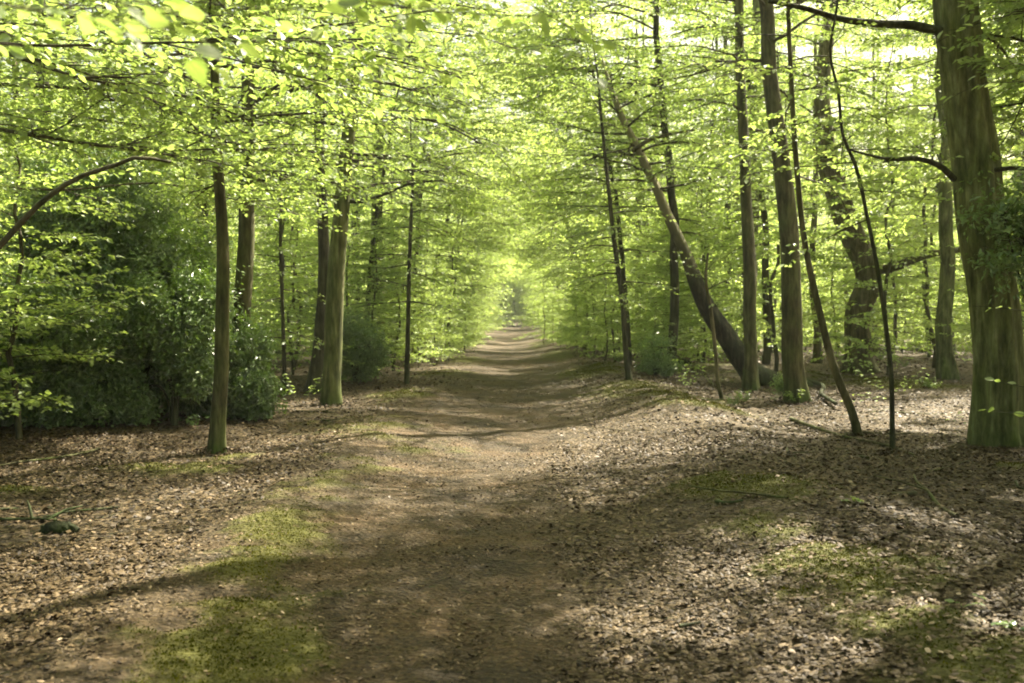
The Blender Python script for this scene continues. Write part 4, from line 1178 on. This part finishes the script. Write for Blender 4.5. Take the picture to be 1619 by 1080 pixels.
for x_, y_, q, s_ in [(10.5, 7.5, 0, 1.0), (12.5, 11.5, 1, 1), (10.4, 17, 0, 1.0), (-9, 6, 1, 1), (9.5, 2.5, 2, 1), (2.5, -6, 0, 1), (-3, -5, 2, 1), (-10, -9, 1, 1), (10, -9, 0, 1), (0.5, -14, 4, 1), (11, 25, 2, 1), (7.8, 33, 4, 1), (-9.5, 20, 1, 1), (-8.2, 26, 0, 1.0), (-11, 12, 2, 1), (12, 8, 4, 1), (8.5, -3, 2, 1), (-8, -4, 0, 1), (-12, 2, 4, 1), (4.5, -9, 1, 1), (-4, -11, 3, 1)]:
    TALL.put(q, x_, y_, q * 1.3, s_, 'beech added outside the frame to shade the path', 'tree', 'beeches around the viewpoint')  # mostly out of view, put in to block sky fill and sun

for x_, y_, q, s_ in [(8.6, 43, 1, 1.0), (12.8, 47, 0, 1.0), (5.8, 54, 2, 1.0), (17, 50, 3, 1.1), (6.0, 66, 1, 1.1), (18.5, 38, 0, 1.0)]:
    TALL.put(q, x_, y_, x_ * 1.9, s_, 'tall beech rising behind the young beeches of the right hand wood', 'tree', 'tall beeches behind the young right hand beeches')
for x_, y_, q, s_, rz_ in [(6.3, 9.5, 1, 1.3, 0.4), (5.3, 6.4, 0, 1.1, 2.0), (9.4, 15.4, 1, 0.85, 4.0), (-5.6, 7.0, 0, 1.2, 1.0), (9.4, 11.0, 0, 1.0, 3.0), (7.8, 13.6, 0, 0.95, 5.0)]:
    CLUMP.put(q, x_, y_, rz_, s_, 'young beech added outside the frame to dapple the near ground', 'tree', 'added dappling beeches around the viewpoint')  # added sun blockers for the foreground, trunks out of view

def far_wood():
    """the mass of trees that closes the view beyond a hundred metres"""
    rng = np.random.default_rng(91)
    lv = Leaves(); m = MB()
    k = 0
    for i in range(330):
        y_ = rng.uniform(106, 172)
        x_ = rng.uniform(-0.6, 0.6) * y_
        if i > 270: y_ = rng.uniform(150, 188); x_ = rng.uniform(-14, 14)
        if abs(x_) < 2.6 and y_ < 150: continue
        H = rng.uniform(14, 23)
        z0 = float(gz(x_, y_))
        m.tube(np.array([[x_, y_, z0 - .3], [x_ + rng.normal(0, .3), y_, z0 + H * .5], [x_ + rng.normal(0, .6), y_, z0 + H * .95]]), ([0.2, 0.14, 0.04] if i < 270 else [0.09, 0.07, 0.03]), 5)
        n_ = 900 if i < 270 else 1700
        zz = z0 + 0.4 + (H - 0.4) * rng.random(n_) ** 0.9
        rr = (3.2 * (1 - 0.5 * (zz / H) ** 2)) * np.sqrt(rng.random(n_))
        a_ = rng.uniform(0, 6.28, n_)
        zz = zz + 0.25 * np.sin(a_ * 3 + zz * 2)
        zz = np.where(rng.random(n_) < .7, np.round(zz / 0.7) * 0.7 + rng.normal(0, .1, n_), zz)
        Pb = np.stack([x_ + rr * np.cos(a_), y_ + rr * np.sin(a_), zz], 1)
        U = unit(np.stack([np.cos(a_), np.sin(a_), rng.normal(-.1, .2, n_)], 1)); N = unit(np.array([0, 0, 1.]) + rng.normal(0, .35, (n_, 3)))
        lv.add(Pb, U, N, rng.uniform(0.28, 0.55, n_), 0.6, 'kite', rng)
    # one mesh, two materials
    nb = sum(len(f_) for f_ in m.F)
    V = np.vstack(m.V + lv.V)
    Fs = np.vstack([np.vstack(m.F), np.vstack(lv.F) + m.n])
    o = mesh_np('distant_woodland', V, Fs, M_TAN, {'v': np.r_[np.zeros(m.n), np.concatenate(lv.a)]})
    o.data.materials.append(M_BEECH)
    mi = np.ones(len(Fs), np.int32); mi[:nb] = 0
    o.data.polygons.foreach_set('material_index', mi)
    tag(o, 'hazy green mass of distant trees closing the end of the path', 'woodland', kind='stuff')
far_wood()
def haze():
    V = [[x_, y_, z_] for x_ in (-110, 110) for y_ in (-20, 195) for z_ in (-1.7, 34)]
    Fq = [[0, 1, 3, 2], [4, 6, 7, 5], [0, 4, 5, 1], [2, 3, 7, 6], [0, 2, 6, 4], [1, 5, 7, 3]]
    m, n, out = newmat('haze')
    pv = n.nodes.new('ShaderNodeVolumePrincipled'); pv.inputs['Density'].default_value = 0.0006
    pv.inputs['Color'].default_value = (0.97, 0.98, 0.9, 1); pv.inputs['Anisotropy'].default_value = 0.4
    n.links.new(pv.outputs[0], out.inputs['Volume'])
    tag(mesh_np('haze', V, Fq, m), kind='stuff', label='thin bright haze of warm air between the trees', cat='haze')
haze()
print('leaf tris in file:', sum(len(me.polygons) for me in bpy.data.meshes))
